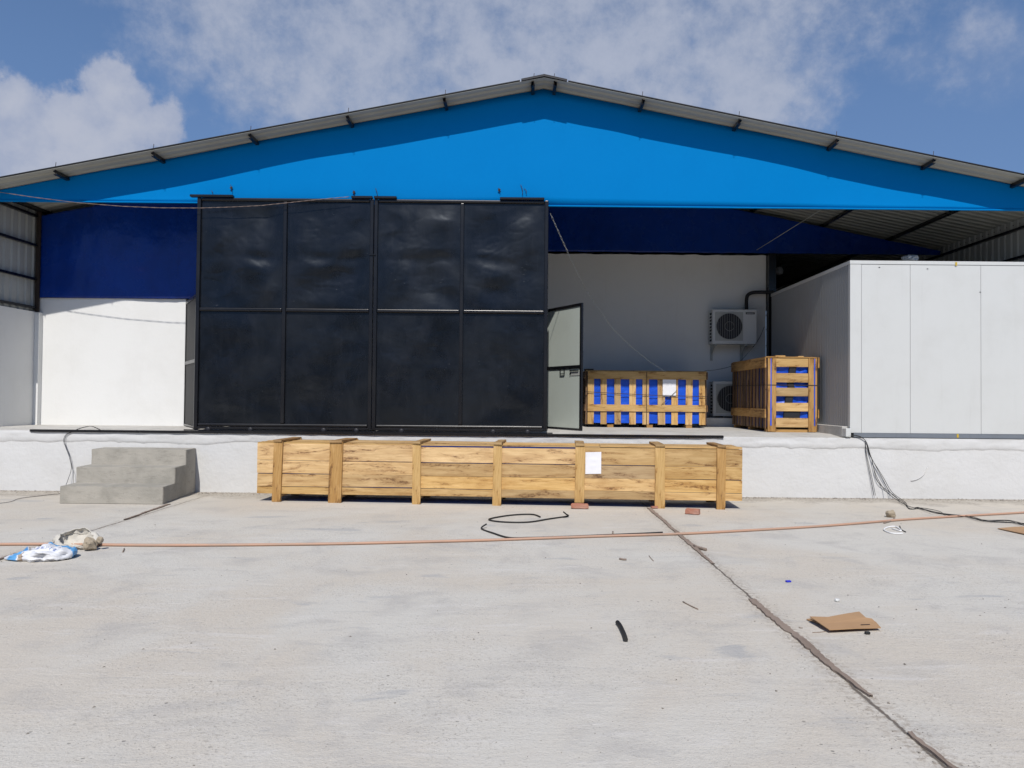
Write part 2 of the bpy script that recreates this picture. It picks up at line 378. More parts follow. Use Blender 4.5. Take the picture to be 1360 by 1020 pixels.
def local(o, b_, mat, name):                    # a part built in its thing's own space
    bmesh.ops.recalc_face_normals(b_.bm, faces=b_.bm.faces[:])
    me = bpy.data.meshes.new(name); b_.bm.to_mesh(me); b_.bm.free(); me.materials.append(MATS[mat])
    c = bpy.data.objects.new(name, me); COL.objects.link(c); c.parent = o; return c
def single(name, b_, mat, label, cat, group=None, org=None, solid=0):
    bmesh.ops.recalc_face_normals(b_.bm, faces=b_.bm.faces[:])
    vs = [v.co for v in b_.bm.verts]
    if org is None:
        org = Vector((sum(v.x for v in vs)/len(vs), sum(v.y for v in vs)/len(vs), min(v.z for v in vs)))
    bmesh.ops.translate(b_.bm, vec=-org, verts=b_.bm.verts[:])
    me = bpy.data.meshes.new(name); b_.bm.to_mesh(me); b_.bm.free(); me.materials.append(MATS[mat])
    o = bpy.data.objects.new(name, me); COL.objects.link(o); o.location = org
    if solid:
        md = o.modifiers.new('thickness', 'SOLIDIFY'); md.thickness = solid; md.offset = 0
    return tag(o, label, cat, group)

def ribs(a0, a1, pitch, h, flatw=.35):         # trapezoid sheet profile along one axis
    p = []; x = a0
    while x < a1:
        for f_, hh in ((0, 0), (.5, 0), (.62, h), (.88, h)): 
            if x+f_*pitch < a1: p.append((x+f_*pitch, hh))
        x += pitch
    p.append((a1, 0)); return p

# ------------------------------------------------------------------ ground
b_ = B(); b_.bm.faces.new([b_.bm.verts.new(p) for p in ((-400, -300, 0), (400, -300, 0), (400, 500, 0), (-400, 500, 0))])
tag(obj('concrete_yard', b_, 'yard_concrete'), kind='structure')

# ------------------------------------------------------------------ loading dock
XL, XR = -9.1, 9.4            # side walls
FL = 1.04                     # floor level inside
dock = thing('loading_dock', (0, DOCKY, 0), 'long white painted loading dock platform under the blue gabled shed', 'loading dock')
def dockface(u, v):
    x = -30+60*u; z = v*1.0
    return Vector((x, DOCKY-.004*noise.fractal(Vector((x*.9, z*2, 0)), 1, 2, 3)+.012*(1-v), z))
b_ = B(); b_.grid(dockface, 480, 12)
obj('front_face', b_, 'white_dock', dock)
b_ = B()
def lipz(x): return 1.0
b_.grid(lambda u, v: Vector((-30+60*u, (DOCKY-.012)+v*.6, 1.0+(FL-1.0)*max(0, v-.15)/.85)), 240, 6)
b_.grid(lambda u, v: Vector((-30+60*u, DOCKY+.588+v*17, FL)), 40, 12)
obj('platform_floor', b_, 'floor_concrete', dock)
b_ = B(); NB = 900
def band(u, v):
    x = -30+60*u
    low = .80+.05*noise.fractal(Vector((x*.8, 3, 0)), 1, 2, 3)+.025*noise.fractal(Vector((x*5, 1, 0)), 1, 2, 3)
    z = low+(1.003-low)*v
    out = .002+.014*min(1, v*2.5)+.012*v*noise.fractal(Vector((x*2.5, z*9, 4)), 1, 2, 4)+.006*noise.noise(Vector((x*7, z*14, 2)))
    if v == 0: out = -.012
    return Vector((x, DOCKY-out, z))
b_.grid(band, NB, 8)
obj('edge_band', b_, 'white_dock', dock)

b_ = B(); b_.tube([W(x, y, DOCKY-.006) for x, y in ((1210, 638.5), (1219, 636), (1227, 630), (1232, 621))], .006, 4); obj('scuff', b_, 'grey_plaster' if 'grey_plaster' in MATS else 'white_dock', dock)
# ------------------------------------------------------------------ warehouse
GY = 13.10; RX, RZ, SL = .30, 6.93, .197; REDGE = 12.66; REND = 30.0; GB = 4.92
def rz(x): return RZ-SL*abs(x-RX)
wh = thing('warehouse', (0, GY, 0), 'big blue gabled shed with grey sheet roof and black sliding doors', 'warehouse')
# front gable: painted sheet, slightly buckled
b_ = B()
def gab(u, v):
    x = XL-.35+(XR-XL+.7)*u
    top = rz(x)-.004; z = GB+(top-GB)*v
    y = GY+v**.5*(.050*noise.noise(Vector((x*.42, z*.2, 6)))+.006*noise.fractal(Vector((x*.9, z*.9, 2)), 1, 2, 2))+.004*math.sin(x*5.1)*noise.noise(Vector((x*.3, 0, 9)))
    return Vector((x, y, z))
b_.grid(gab, 260, 14)
obj('gable', b_, 'gable_blue', wh, solid=.012)
b_ = B(); b_.bb(XL-.33, XR+.33, GY-.020, GY+.03, GB-.022, GB-.001); obj('gable_trim', b_, 'gable_blue', wh)
# torn bits and hooks on the gable
for px, py, hh in ((307, 250, .13), (663, 253, .09), (282, 256, .08), (500, 256, .16), (693, 252, .18), (698, 254, .10), (470, 256, .09)):
    p = W(px, py, GY-.03); b_ = B()
    b_.tube([p+Vector((-.02, .015, hh*.5)), p+Vector((0, -.01, hh*.2)), p+Vector((.015, -.02, -.05*hh)), p+Vector((.01, .0, -hh*.5))], .0045, 5)
    if hh == .13 or hh == .09: b_.box(p+Vector((.0, 0, .01)), (.03, .012, .045), Matrix.Rotation(.6, 3, 'Y'))
    obj('hook', b_, 'rust_dark', wh)
# roof sheets, ribs run down the slope
prof = ribs(REDGE, REND, .21, .028)
xe = {-1: XL-.55, 1: XR+.55}
for sg in (-1, 1):
    b_ = B(); x1 = xe[sg]; prev = None
    for y, h in prof:
        c = (b_.bm.verts.new((RX, y, RZ+.008+h)), b_.bm.verts.new((x1, y, rz(x1)+.008+h)))
        if prev: b_.bm.faces.new((prev[0], prev[1], c[1], c[0]))
        prev = c
    obj('roof', b_, 'soffit_grey', wh, solid=.004)
b_ = B()
for sg in (-1, 1):
    x2 = RX+sg*.38
    b_.prism([(RX, REDGE-.03, RZ+.052), (x2, REDGE-.03, rz(x2)+.045), (x2, REDGE-.03, rz(x2)+.038), (RX, REDGE-.03, RZ+.044)], (0, REND-REDGE, 0))
    b_.prism([(RX, REDGE-.028, RZ+.044), (x2, REDGE-.028, rz(x2)+.037), (x2, REDGE-.028, rz(x2)+.012), (RX, REDGE-.028, RZ+.018)], (0, .01, 0))
obj('ridge_cap', b_, 'dark_grey', wh)
# rake edge flashing
for sg in (-1, 1):
    b_ = B(); xa = RX+sg*.40; xb = xe[sg]
    b_.prism([(xa, REDGE-.004, rz(xa)+.040), (xb, REDGE-.004, rz(xb)+.040), (xb, REDGE-.004, rz(xb)+.028), (xa, REDGE-.004, rz(xa)+.028)], (0, .05, 0))
    obj('rake_flashing', b_, 'dark_grey', wh)
# purlins (C sections) running right through the gable
for d in (-9.35, -8.1, -6.48, -4.87, -3.25, -1.64, -.17, .17, 1.64, 3.25, 4.87, 6.48, 8.0, 9.2):
    x = RX+d; z = rz(x)-.002; sg = 1 if d > 0 else -1; ang = math.atan(SL)*sg
    Rm = Matrix.Rotation(ang, 3, 'Y'); L = REND-REDGE-.06
    b_ = B()
    for off, sz in (((0, 0, -.035), (.006, L, .066)), ((.024, 0, -.004), (.05, L, .005)), ((.024, 0, -.066), (.05, L, .005)), ((.047, 0, -.012), (.004, L, .016)), ((.047, 0, -.058), (.004, L, .016))):
        o2 = Rm @ Vector((off[0]*sg, off[1], off[2])); b_.box((x+o2.x, (REND+REDGE)/2+.03, z+o2.z), sz, Rm)
    pu = obj('purlin', b_, 'black_steel', wh)
    b_ = B()
    b_.tube([(x, REDGE+.05, z-.10), (x-.005, REDGE+.05, z+.02), (x+.004, REDGE+.05, z+.13)], .005, 5, 1)
    b_.lathe([(.014, 0), (.014, .012)], (x, REDGE+.05, z+.048), n=8)
    obj('hook_bolt', b_, 'rust_dark', pu)

# side walls: masonry below, ribbed cladding above, girts
for sg, xw in ((-1, XL), (1, XR)):
    b_ = B(); b_.bb(xw, xw+sg*.23, GY+.02, REND, FL-.02, 3.14); obj('side_wall', b_, 'white_plaster', wh)
    b_ = B(); prev = None
    for y, h in ribs(GY+.02, REND, .2, .028):
        c = (b_.bm.verts.new((xw+sg*(.06+h), y, 3.10)), b_.bm.verts.new((xw+sg*(.06+h), y, rz(xw+sg*.06)+.01)))
        if prev: b_.bm.faces.new((prev[0], prev[1], c[1], c[0]))
        prev = c
    cl = obj('side_cladding', b_, 'steel_grey', wh, solid=.003)
    for z in (3.22, 3.75, 4.38, 4.93):
        b_ = B(); b_.bb(xw-sg*.015, xw+sg*.05, GY+.05, REND-.1, z-.022, z+.022); obj('girt', b_, 'black_steel', cl)
    b_ = B(); b_.bb(xw-sg*.03, xw+sg*.05, GY+.03, GY+.13, 3.145, rz(xw)-.02); obj('post', b_, 'black_steel', wh)
b_ = B(); b_.bb(XL, XR, REND, REND+.2, 0, 5.2); b_.prism([(XL, REND, 5.2), (XR, REND, 5.2), (XR, REND, rz(XR)), (RX, REND, RZ), (XL, REND, rz(XL))], (0, .2, 0))
obj('rear_wall', b_, 'grey_plaster', wh)

# left bay: white wall with blue sheet above
LY, LXE, LZ = 14.40, -6.34, 3.415
b_ = B(); b_.bb(XL+.002, LXE, LY, LY+.2, FL-.03, LZ)
b_.bb(LXE-.2, LXE, LY+.2, 17.3, FL-.03, LZ); obj('inner_wall', b_, 'white_plaster', wh)
b_ = B(); b_.bb(XL+.001, XL+.085, LY-.11, LY-.001, FL-.03, 3.13); obj('pilaster', b_, 'white_plaster', wh)
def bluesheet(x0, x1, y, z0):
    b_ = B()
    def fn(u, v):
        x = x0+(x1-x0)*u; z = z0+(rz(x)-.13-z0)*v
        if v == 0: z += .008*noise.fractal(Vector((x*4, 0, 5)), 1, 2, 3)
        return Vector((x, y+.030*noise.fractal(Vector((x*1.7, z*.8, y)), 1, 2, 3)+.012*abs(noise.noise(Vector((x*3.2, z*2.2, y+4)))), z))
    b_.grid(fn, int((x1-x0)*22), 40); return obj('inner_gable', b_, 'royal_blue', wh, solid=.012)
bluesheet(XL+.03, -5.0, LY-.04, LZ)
b_ = B(); b_.bb(XL-.02, XL+.05, LY-.09, LY-.05, 3.145, rz(XL)-.06); obj('post', b_, 'rust_dark', wh)
# right bay: white wall with grey band, blue sheet above, open dark bay beyond
BY, BXE = 17.30, 5.45
b_ = B()
def bw(u, v):
    x = LXE+(BXE-LXE)*u; z = FL-.02+(4.905-FL)*v
    if v == 1: z += .02*noise.fractal(Vector((x*3.3, 2, 0)), 1, 2, 4)
    return Vector((x, BY, z))
b_.grid(bw, 220, 1, False); b_.bb(LXE, BXE, BY+.004, BY+.2, FL-.02, 4.86)
obj('inner_wall', b_, 'white_plaster', wh)
b_ = B(); b_.bb(LXE+.01, BXE-.002, BY-.018, BY-.003, FL-.01, 2.47); obj('plaster_band', b_, 'grey_plaster', wh)
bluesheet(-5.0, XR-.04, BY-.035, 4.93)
b_ = B(); b_.bb(5.46, 5.62, 17.12, 17.28, FL-.02, 4.9); obj('post', b_, 'black_steel', wh)
b_ = B(); b_.tube([W(1005, 332, 17.0), W(1090, 279, 15.6)], .008, 6, 1); obj('brace_rod', b_, 'steel_grey', wh)

# sliding doors: two leaves, each frame + four dented sheets
DY = 12.92; DZ0, DZ1 = 1.065, 4.955; DX = (-5.53, -4.045, -2.545, -1.055, .40)
def tubebar(b_, x0, x1, z0, z1, y=DY, d=.06, bev=.012, seg=3): b_.bb(x0, x1, y, y+d, z0, z1, bev=bev, seg=seg)
ZM = 3.065
for lf in (0, 1):
    xa, xm, xb = DX[lf*2]+(.004 if lf else 0), DX[lf*2+1], DX[lf*2+2]-(0 if lf else .004)
    b_ = B(); w = .062
    tubebar(b_, xa, xa+w, DZ0, DZ1); tubebar(b_, xb-w, xb, DZ0, DZ1)
    for z in (DZ0+.03, DZ1-.055):
        tubebar(b_, xa+w+.001, xb-w-.001, z, z+.055, DY+.003, .055, .022, 6)
    for x0, x1 in ((xa+w+.001, xm-w/2-.001), (xm+w/2+.001, xb-w-.001)): tubebar(b_, x0, x1, ZM-.030, ZM+.028, DY-.004, .06, .018, 6)
    tubebar(b_, xm-w/2, xm+w/2, DZ0+.087, DZ1-.057, DY+.002, .056)
    fr = bpy.data.objects.new("sliding_door", None); COL.objects.link(fr); fr.parent = wh
    obj('frame', b_, 'black_steel', fr)
    k = 0
    for x0, x1 in ((xa+w*.5, xm), (xm, xb-w*.5)):
        for z0, z1 in ((DZ0+.05, ZM), (ZM, DZ1-.02)):
            k += 1; sd_ = lf*4+k
            def fn(u, v, x0=x0, x1=x1, z0=z0, z1=z1, sd_=sd_):
                x = x0+(x1-x0)*u; z = z0+(z1-z0)*v
                e = min(1, 5*min(u, 1-u))*min(1, 6*min(v, 1-v))
                q = Vector((x*1.0, z*1.15, sd_*3.7))
                hs_ = 1.0 if z0 > 2 else .35
                y = .050*hs_*noise.fractal(q, 1, 2, 2)
                r1 = noise.noise(Vector((x*1.5, z*2.6, sd_*1.7))); y += .016*hs_*abs(r1)
                r2 = noise.noise(Vector((x*3.1+3, z*6.0, sd_*1.1))); y += .007*hs_*max(0, .25-abs(r2))
                if z0 > 2: y += .020*math.exp(-((z-3.95-.16*noise.noise(Vector((x*1.3, 4, sd_))))/.10)**2)*(.35+abs(noise.noise(Vector((x*1.9, 7, sd_)))))
                r3 = noise.noise(Vector((x*9+3, z*13.0, sd_*2.1))); y += .004*max(0, r3-.25)
                return Vector((x, DY+.045+y*e, z))
            b2 = B(); b2.grid(fn, 70, 90); obj('sheet', b2, 'black_sheet', fr, solid=.003)
    for xx in ((xa+.24, xa+.95, xb-.8, xb-.25) if lf == 0 else (xa+.5, xb-.9, xb-.32)):
        b2 = B(); b2.lathe([(.012, -.02), (.040, -.018), (.040, .018), (.012, .02)], (xx, DY+.03, 1.046), 'Y', 16)
        obj('roller', b2, 'dark_grey', fr)
    b2 = B(); tubebar(b2, xa+.05, xb-.05, DZ0-.012, DZ0+.026, DY+.012, .035, .004); obj('bottom_rail', b2, 'black_steel', fr)
    if lf == 0:
        b2 = B(); b2.bb(xb-.07, xb+.045, DY-.02, DY-.003, 4.00, 4.014); obj('latch', b2, 'black_steel', fr)
    for p0, p1 in (((253, 310), (467, 495)) if lf == 0 else ((497, 527), (664, 723))):
        x0 = W(p0, 262, DY).x; x1 = W(p1, 262, DY).x
        b2 = B(); b2.bb(x0, x1, DY-.035, DY+.05, DZ1+.003, DZ1+.04, bev=.004); obj('guide', b2, 'black_steel', fr)
b_ = B(); b_.bb(-8.2, 3.34, DOCKY-.036, DOCKY+.05, 1.004, 1.022); b_.bb(-8.2, 3.34, DOCKY-.042, DOCKY-.037, .982, 1.022)
b_.bb(-5.7, .5, DY+.024, DY+.036, 1.022, 1.04); obj('door_track', b_, 'black_steel', wh)

# hinged steel door leaves behind the sliding doors
def leaf(p0, p1, z0, z1, pm, label, fine=True):
    p0, p1 = Vector((*p0, 0)), Vector((*p1, 0)); d = (p1-p0); L = d.length; d.normalize(); nn = Vector((d.y, -d.x, 0))
    if nn.y > 0: nn = -nn
    root = bpy.data.objects.new("steel_door", None); COL.objects.link(root); root.parent = wh
    if label: root['label'] = label
    Rm = Matrix((d, -nn, Vector((0, 0, 1)))).transposed()
    def pc(b_, u0, u1, a, c, n0, n1, **k):
        b_.box(p0+d*(u0+u1)/2+nn*(n0+n1)/2+Vector((0, 0, (a+c)/2)), (u1-u0, abs(n1-n0), c-a), Rm, **k)
    zm = z0+(z1-z0)*.50; b_ = B()
    pc(b_, 0, .05, z0, z1, -.02, .02); pc(b_, L-.05, L, z0, z1, -.02, .02)
    pc(b_, .051, L-.051, z1-.05, z1, -.019, .019); pc(b_, .051, L-.051, z0, z0+.03, -.019, .019); pc(b_, .051, L-.051, zm-.03, zm+.03, -.019, .019)
    obj('frame', b_, 'black_steel', root)
    for a, c in ((z0+.031, zm-.031), (zm+.031, z1-.051)):
        b_ = B(); pc(b_, .052, L-.052, a, c, -.008, .006); obj('panel', b_, pm, root)
    if fine:
        b_ = B(); pc(b_, L-.36, L-.08, zm-.075, zm-.06, .02, .035); pc(b_, L-.36, L-.345, zm-.14, zm-.075, .02, .03); obj('latch', b_, 'black_steel', root)
        b_ = B(); pc(b_, L-.56, L-.545, zm-.11, zm-.03, .02, .035); pc(b_, L-.70, L-.685, zm-.11, zm-.03, .02, .035); pc(b_, L-.70, L-.545, zm-.125, zm-.11, .02, .035)
        obj('handle', b_, 'black_steel', root)
        b_ = B(); pc(b_, L-.34, L-.06, zm-.155, zm-.08, .007, .014); obj('latch_plate', b_, 'steel_grey', root)
    return root
leaf((.18, 15.27), (1.045, 13.72), 1.05, 3.33, 'leaf_grey', 'pale grey steel door leaf standing ajar')
leaf((-6.31, 14.37), (-5.62, 13.2), 1.055, 3.36, 'black_rubber', 'dark grey steel door leaf standing ajar', False)
b_ = B(); b_.bb(.08, .16, 15.25, 15.33, FL-.02, 4.9); obj('post', b_, 'black_steel', wh)

# ------------------------------------------------------------------ concrete steps
b_ = B()
X0, X1 = -6.81, -5.29
for y0, zt, ex in ((11.36, .255, 0), (11.86, .495, .0), (12.36, .735, .0)):
    zb = {.255: 0, .495: .255, .735: .495}[zt]
    b_.prism([(X0, y0, zb), (X1, y0, zb), (X1, y0, zt), (X0, y0, zt)], (0, DOCKY+.0-y0, 0))
bmesh.ops.remove_doubles(b_.bm, verts=b_.bm.verts[:], dist=.0005)
t = bmesh.new()
yp = [(11.36, 0), (11.36, .255), (11.86, .255), (11.86, .495), (12.36, .495), (12.36, .735), (DOCKY-.002, .735), (DOCKY-.002, 0)]
a = [t.verts.new((X0, y, z)) for y, z in yp]; t.faces.new(a)
ret = bmesh.ops.extrude_face_region(t, geom=t.faces[:]); bmesh.ops.translate(t, vec=(X1-X0, 0, 0), verts=[g for g in ret['geom'] if isinstance(g, bmesh.types.BMVert)])
bmesh.ops.recalc_face_normals(t, faces=t.faces[:])
bmesh.ops.bevel(t, geom=[e for e in t.edges if e.calc_length() < 2], offset=.007, segments=2, affect='EDGES')
bmesh.ops.triangulate(t, faces=[f for f in t.faces if len(f.verts) > 4])
bmesh.ops.subdivide_edges(t, edges=[e for e in t.edges if e.calc_length() > .12], cuts=3, use_grid_fill=True)
for v in t.verts:
    v.co.x -= .105*(v.co.y-11.36)
    v.co += Vector((1, 1, 1))*.0035*noise.fractal(v.co*6, 1, 2, 3)
b_.bm.clear(); b_.uv = None
me = bpy.data.meshes.new('t'); t.to_mesh(me); t.free(); b_.bm.from_mesh(me)
single('concrete_steps', b_, 'step_concrete', 'raw grey concrete flight of three steps against white dock wall', 'steps')

# ------------------------------------------------------------------ long timber crate
def plank(b_, x0, x1, y, z0, z1, th=.022, jit=.004): b_.bb(x0, x1, y-th, y, z0, z1, jit=jit)
pL, pR = Vector((-4.06, 11.82, 0)), Vector((3.245, 11.40, 0))
LC = (pR-pL).length; ang = math.atan2(pR.y-pL.y, pR.x-pL.x); DEP = .74
lc = thing('long_crate', (pL.x, pL.y, 0), 'very long low pine plank crate raised off the yard on seven battens', 'crate', 'timber shipping crates', ang)
bx = []                                          # batten positions along the crate
for px in (370, 447, 554, 661, 770, 876, 957):
    d = ray(px, 625); cr = d.x*(pR.y-pL.y)-d.y*(pR.x-pL.x)
    tt = (pL.x*(pR.y-pL.y)-pL.y*(pR.x-pL.x))/cr; h = Vector((d.x*tt, d.y*tt, 0)); bx.append((h-pL).length)
rows = [(.125, .236), (.242, .426), (.433, .624), (.632, .862)]
for side, yy in (('front', 0), ('back', DEP)):
    b_ = B()
    for z0, z1 in rows:
        cuts = [0]+sorted(random.sample([bx[1], bx[2], bx[3], bx[4], bx[5]], 2))+[LC]
        cuts = [0, bx[1], bx[3], bx[5], LC] if z0 in (.125, .434) else [0, bx[1], bx[2], bx[4], bx[5], LC]
        for c0, c1 in zip(cuts, cuts[1:]):
            dz = random.uniform(-.005, .005); top_ = .884 if z0 > .6 and not (bx[2]-.1 < c0 < bx[4]-.1) else z1+dz+random.uniform(-.006, .005)
            plank(b_, c0+.002, c1-.002, yy+(.022 if yy else 0), z0+dz, top_, jit=.004)
    local(lc, b_, 'pine', 'side_boards')
for x, dx in ((-.0, 1), (LC, -1)):
    b_ = B()
    for z0, z1 in rows: b_.bb(x, x+dx*.022, .002, DEP-.002, z0, z1, jit=.003)
    local(lc, b_, 'pine', 'end_boards')
b_ = B()
for j in range(4):
    y0 = -.024+j*(DEP+.048)/4
    for c0, c1 in ((0, bx[1]), (bx[1], bx[3]), (bx[3], bx[4]+.3), (bx[4]+.3, LC)):
        zz = .885+random.uniform(-.004, .006); b_.bb(c0+.002, c1-.002, y0+.004, y0+(DEP+.048)/4-.006, zz, zz+.022, jit=.004)
local(lc, b_, 'pine', 'lid')
b_ = B(); b_.bb(.03, LC-.03, .004, DEP-.01, .17, .882); local(lc, b_, 'blue_tarp', 'lining')
for i, x in enumerate(bx):
    b_ = B(); w = random.uniform(.125, .145) if i != 1 else .20; sk = random.uniform(-.012, .012)
    z0 = 0 if i not in (4,) else .066
    Rm = Matrix.Rotation(.025 if i < 2 else sk, 3, 'Y')
    b_.box((x, -.022-.019, (z0+.93)/2), (w, .036, .93-z0), Rm, jit=.004)
    b_.box((x, DEP+.044, .465), (w, .036, .93), Rm, jit=.004)
    b_.box((x, DEP/2, .929), (w*.95, DEP+.16, .030), Matrix.Rotation(sk, 3, 'Z'), jit=.004)
    b_.box((x, DEP/2, .10), (w*.9, DEP-.01, .045))
    local(lc, b_, 'pine_rough' if i in (1, 6, 0) else 'pine', 'batten')
b_ = B(); xq = bx[4]+.20
b_.grid(lambda u, v: Vector((xq+(u-.5)*.235, -.029-.010*abs(noise.noise(Vector((u*3, v*4, 1)))), .49+v*.325+.008*u)), 10, 12)
pn = local(lc, b_, 'paper', 'paper_note')

# ------------------------------------------------------------------ slatted crates
def slat_crate(name, loc, rz_, label, w, d, h, kind):
    t = thing(name, loc, label, 'crate', 'timber shipping crates', rz_)
    z0 = .06; q = .022
    def rail(b_, face, a0, a1, zz0, zz1, out):
        if face == 'f': b_.bb(a0, a1, -out-q, -out, zz0, zz1, jit=.003)
        if face == 'b': b_.bb(a0, a1, d+out, d+out+q, zz0, zz1, jit=.003)
        if face == 'l': b_.bb(-out-q, -out, a0, a1, zz0, zz1, jit=.003)
        if face == 'r': b_.bb(w+out, w+out+q, a0, a1, zz0, zz1, jit=.003)
    if kind == 'A':
        half = w/2
        b_ = B(); px = [0, .20, .40, .59, .79, .985, 1.17]
        for k in range(9):
            x = .045+k*(w-.09)/8.0; ww = random.uniform(.115, .15)
            x += random.uniform(-.015, .015); b_.box((max(.075, min(w-.075, x)), -.011, (z0+h)/2), (ww, .02, h-z0-.01), Matrix.Rotation(random.uniform(-.012, .012), 3, 'Y'), jit=.003)
        local(t, b_, 'pine', 'slats')
        for zz0, zz1 in ((h-.155, h), (z0+.27, z0+.405)):
            for a0, a1 in ((0, half-.004), (half+.004, w)):
                b_ = B(); rail(b_, 'f', a0, a1, zz0, zz1, .023); local(t, b_, 'pine', 'rail')
        b_ = B()
        for k in range(9): b_.bb(w*k/8.2+.01, w*k/8.2+.13, d+.001, d+.021, z0, h-.01)
        for k in range(5):
            y = .02+k*(d-.14)/4
            for xx in (-.022, w+.001): b_.bb(xx, xx+.02, y, y+.12, z0, h-.01, jit=.003)
        local(t, b_, 'pine_shaded', 'side_slats')
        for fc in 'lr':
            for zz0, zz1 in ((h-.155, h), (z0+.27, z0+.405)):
                b_ = B(); rail(b_, fc, 0, d, zz0, zz1, .024); local(t, b_, 'pine_shaded', 'rail')
        b_ = B(); b_.bb(half-.006, half+.006, -.050, -.0455, z0, h)
        b_.bb(0, .012, -.051, -.0455, z0, h-.01)
        for px0, px1, za, zb in ((-.03, half, h-.42, h-.475), (half, w+.03, h-.475, h-.50)): b_.bar((px0, -.049, za), (px1, -.049, zb), .003, .012)
        local(t, b_, 'rust_dark', 'strap')
        b_ = B(); b_.grid(lambda u, v: Vector((half+.33+u*.27, -.034-.012*abs(noise.noise(Vector((u*3, v*4, 5)))), h-.50+v*.375)), 10, 12); local(t, b_, 'paper', 'paper_note')
        b_ = B(); b_.bar((half+.30, -.052, h-.68), (half+.62, -.052, h-.37), .003, .008); local(t, b_, 'rust_dark', 'strap')
    else:
        for x0, x1 in ((0, .155), (w-.155, w)):
            b_ = B(); b_.bb(x0+.002, x1, -.022-.022, -.023, z0-.05, h-.01, jit=.003); local(t, b_, 'pine_rough', 'corner_post')
        b_ = B()
        for zz0, zz1 in ((h-.165, h-.01), (h-.447, h-.28), (h-.70, h-.545), (h-.975, h-.82), (h-1.26, h-1.095)):
            b_.bb(.01, w-.01, -.021, -.001, zz0, zz1, jit=.004)
        local(t, b_, 'pine', 'front_boards')
        b_ = B()
        for k in range(11):
            y = .03+k*(d-.15)/10
            b_.box((-.012, y+.06, (z0+h)/2), (.02, random.uniform(.10, .135), h-z0-.01), Matrix.Rotation(random.uniform(-.012, .012), 3, 'X'), jit=.003)
            b_.bb(w+.001, w+.021, y, y+.12, z0, h-.01)
        for k in range(5): b_.bb(w*k/5+.02, w*k/5+.14, d+.001, d+.021, z0, h-.01)
        local(t, b_, 'pine_shaded', 'side_slats')
        for fc in 'lr':
            for zz0, zz1 in ((h-.18, h+.01), (z0+.20, z0+.36)):
                b_ = B(); rail(b_, fc, -.03, d, zz0, zz1, .024); local(t, b_, 'pine_rough', 'rail')
        b_ = B(); zs = h-.50
        b_.bb(-.05, w+.05, -.049, -.045, zs-.006, zs+.008); b_.bar((-.0495, -.05, zs), (-.0495, d, zs+.02), .004, .014)
        local(t, b_, 'rust_dark', 'strap')
        for x in (.06, w-.05):
            b_ = B(); b_.bb(x-.009, x+.009, -.0475, -.0445, z0+.06, h-.02, jit=.006); local(t, b_, 'blue_tarp', 'tarp_strip')
        for k in range(4):
            b_ = B(); c = Vector(((.47, .44, .41, .46)[k], .03, (h-.22, h-.49, h-.76, h-1.03)[k])); b_.box(c, ((.13, .12, .14, .30)[k], .05, .17), Matrix.Rotation((.1, -.2, .15, .05)[k], 3, 'Y'), .012)
            local(t, b_, 'dark_grey', 'contents')
    b_ = B()
    for k in range(5): 
        y = .0+k*d/5
        b_.bb(-.02, w+.02, y+.006, y+d/5-.008, h+.001, h+.021, jit=.004)
    local(t, b_, 'pine' if kind == 'A' else 'pine_rough', 'lid')
    if kind == 'B':
        b_ = B(); b_.bb(.16, .34, .02, d-.05, h+.022, h+.045, jit=.003); b_.bb(.6, .7, .1, d-.05, h+.022, h+.04, jit=.003); local(t, b_, 'pine', 'lid_batten')
    else:
        b_ = B(); b_.bb(-.05, .14, .05, .2, h+.022, h+.052, jit=.003); local(t, b_, 'rust_dark', 'lid_batten')
    b_ = B()
    if kind == 'A': b_.grid(lambda u, v: Vector((.03+u*(w-.06), .012+.016*noise.fractal(Vector((u*14, v*5, 2)), 1, 2, 3), z0+.03+v*(h-z0-.04))), 60, 20); b_.bb(.03, w-.03, .04, d-.03, z0+.03, h-.01)
    else:
        b_.grid(lambda u, v: Vector((.03+u*(w-.06), .045+.05*noise.fractal(Vector((u*4, v*6, 3)), 1, 2, 3), z0+.03+v*(h-z0-.05))), 30, 40)
        b_.bb(.03, w-.03, .12, d-.03, z0+.03, h-.01)
    local(t, b_, 'blue_tarp', 'lining')
    for k in range(3):
        b_ = B()
        if kind == 'A': b_.bb(.48+k*.80-.06, .48+k*.80+.06, -.03, d, 0, z0-.003, jit=.002)
        else: b_.bb(.0, w, .02+k*(d-.2)/2, .14+k*(d-.2)/2, -.0, z0-.003, jit=.002)
        local(t, b_, 'pine_rough', 'skid')
    return t
slat_crate('slatted_crate', (1.30, 15.70, FL), 0, 'wide slatted pine crate lined with blue tarp, white paper pinned on its front', 2.42, .95, 1.14, 'A')
slat_crate('slatted_crate', (4.44, 14.02, FL), rad(-.5), 'tall narrow slatted pine crate with horizontal front boards beside the white cold room', .895, 2.32, 1.355, 'B')

# ------------------------------------------------------------------ cold room
CY0, CY1, CXL, CXR, CZ = 12.88, 17.0, 5.47, 9.15, 3.965
cr = thing('cold_room', (7.3, CY0, 1.0), 'large white insulated panel cold room standing on the dock', 'cold room')
for x0, x1 in ((5.665, 6.478), (6.482, 7.663), (7.667, 8.845), (8.849, CXR)):
    b_ = B(); b_.bb(x0, x1, CY0, CY0+.08, 1.085, CZ-.05, bev=.003); obj('wall_panel', b_, 'panel_white', cr)
    b_ = B(); x = x0+.15
    while False: pass
b_ = B(); b_.bb(CXL, 5.66, CY0-.003, CY0+.08, 1.085, CZ-.05, bev=.003); obj('corner_trim', b_, 'panel_white', cr)
b_ = B(); b_.bb(CXL-.006, CXR, CY0-.010, CY0+.09, CZ-.048, CZ+.012, bev=.003); b_.bb(CXL-.006, CXL+.08, CY0+.091, CY1, CZ-.048, CZ+.012); obj('top_flashing', b_, 'panel_white', cr)
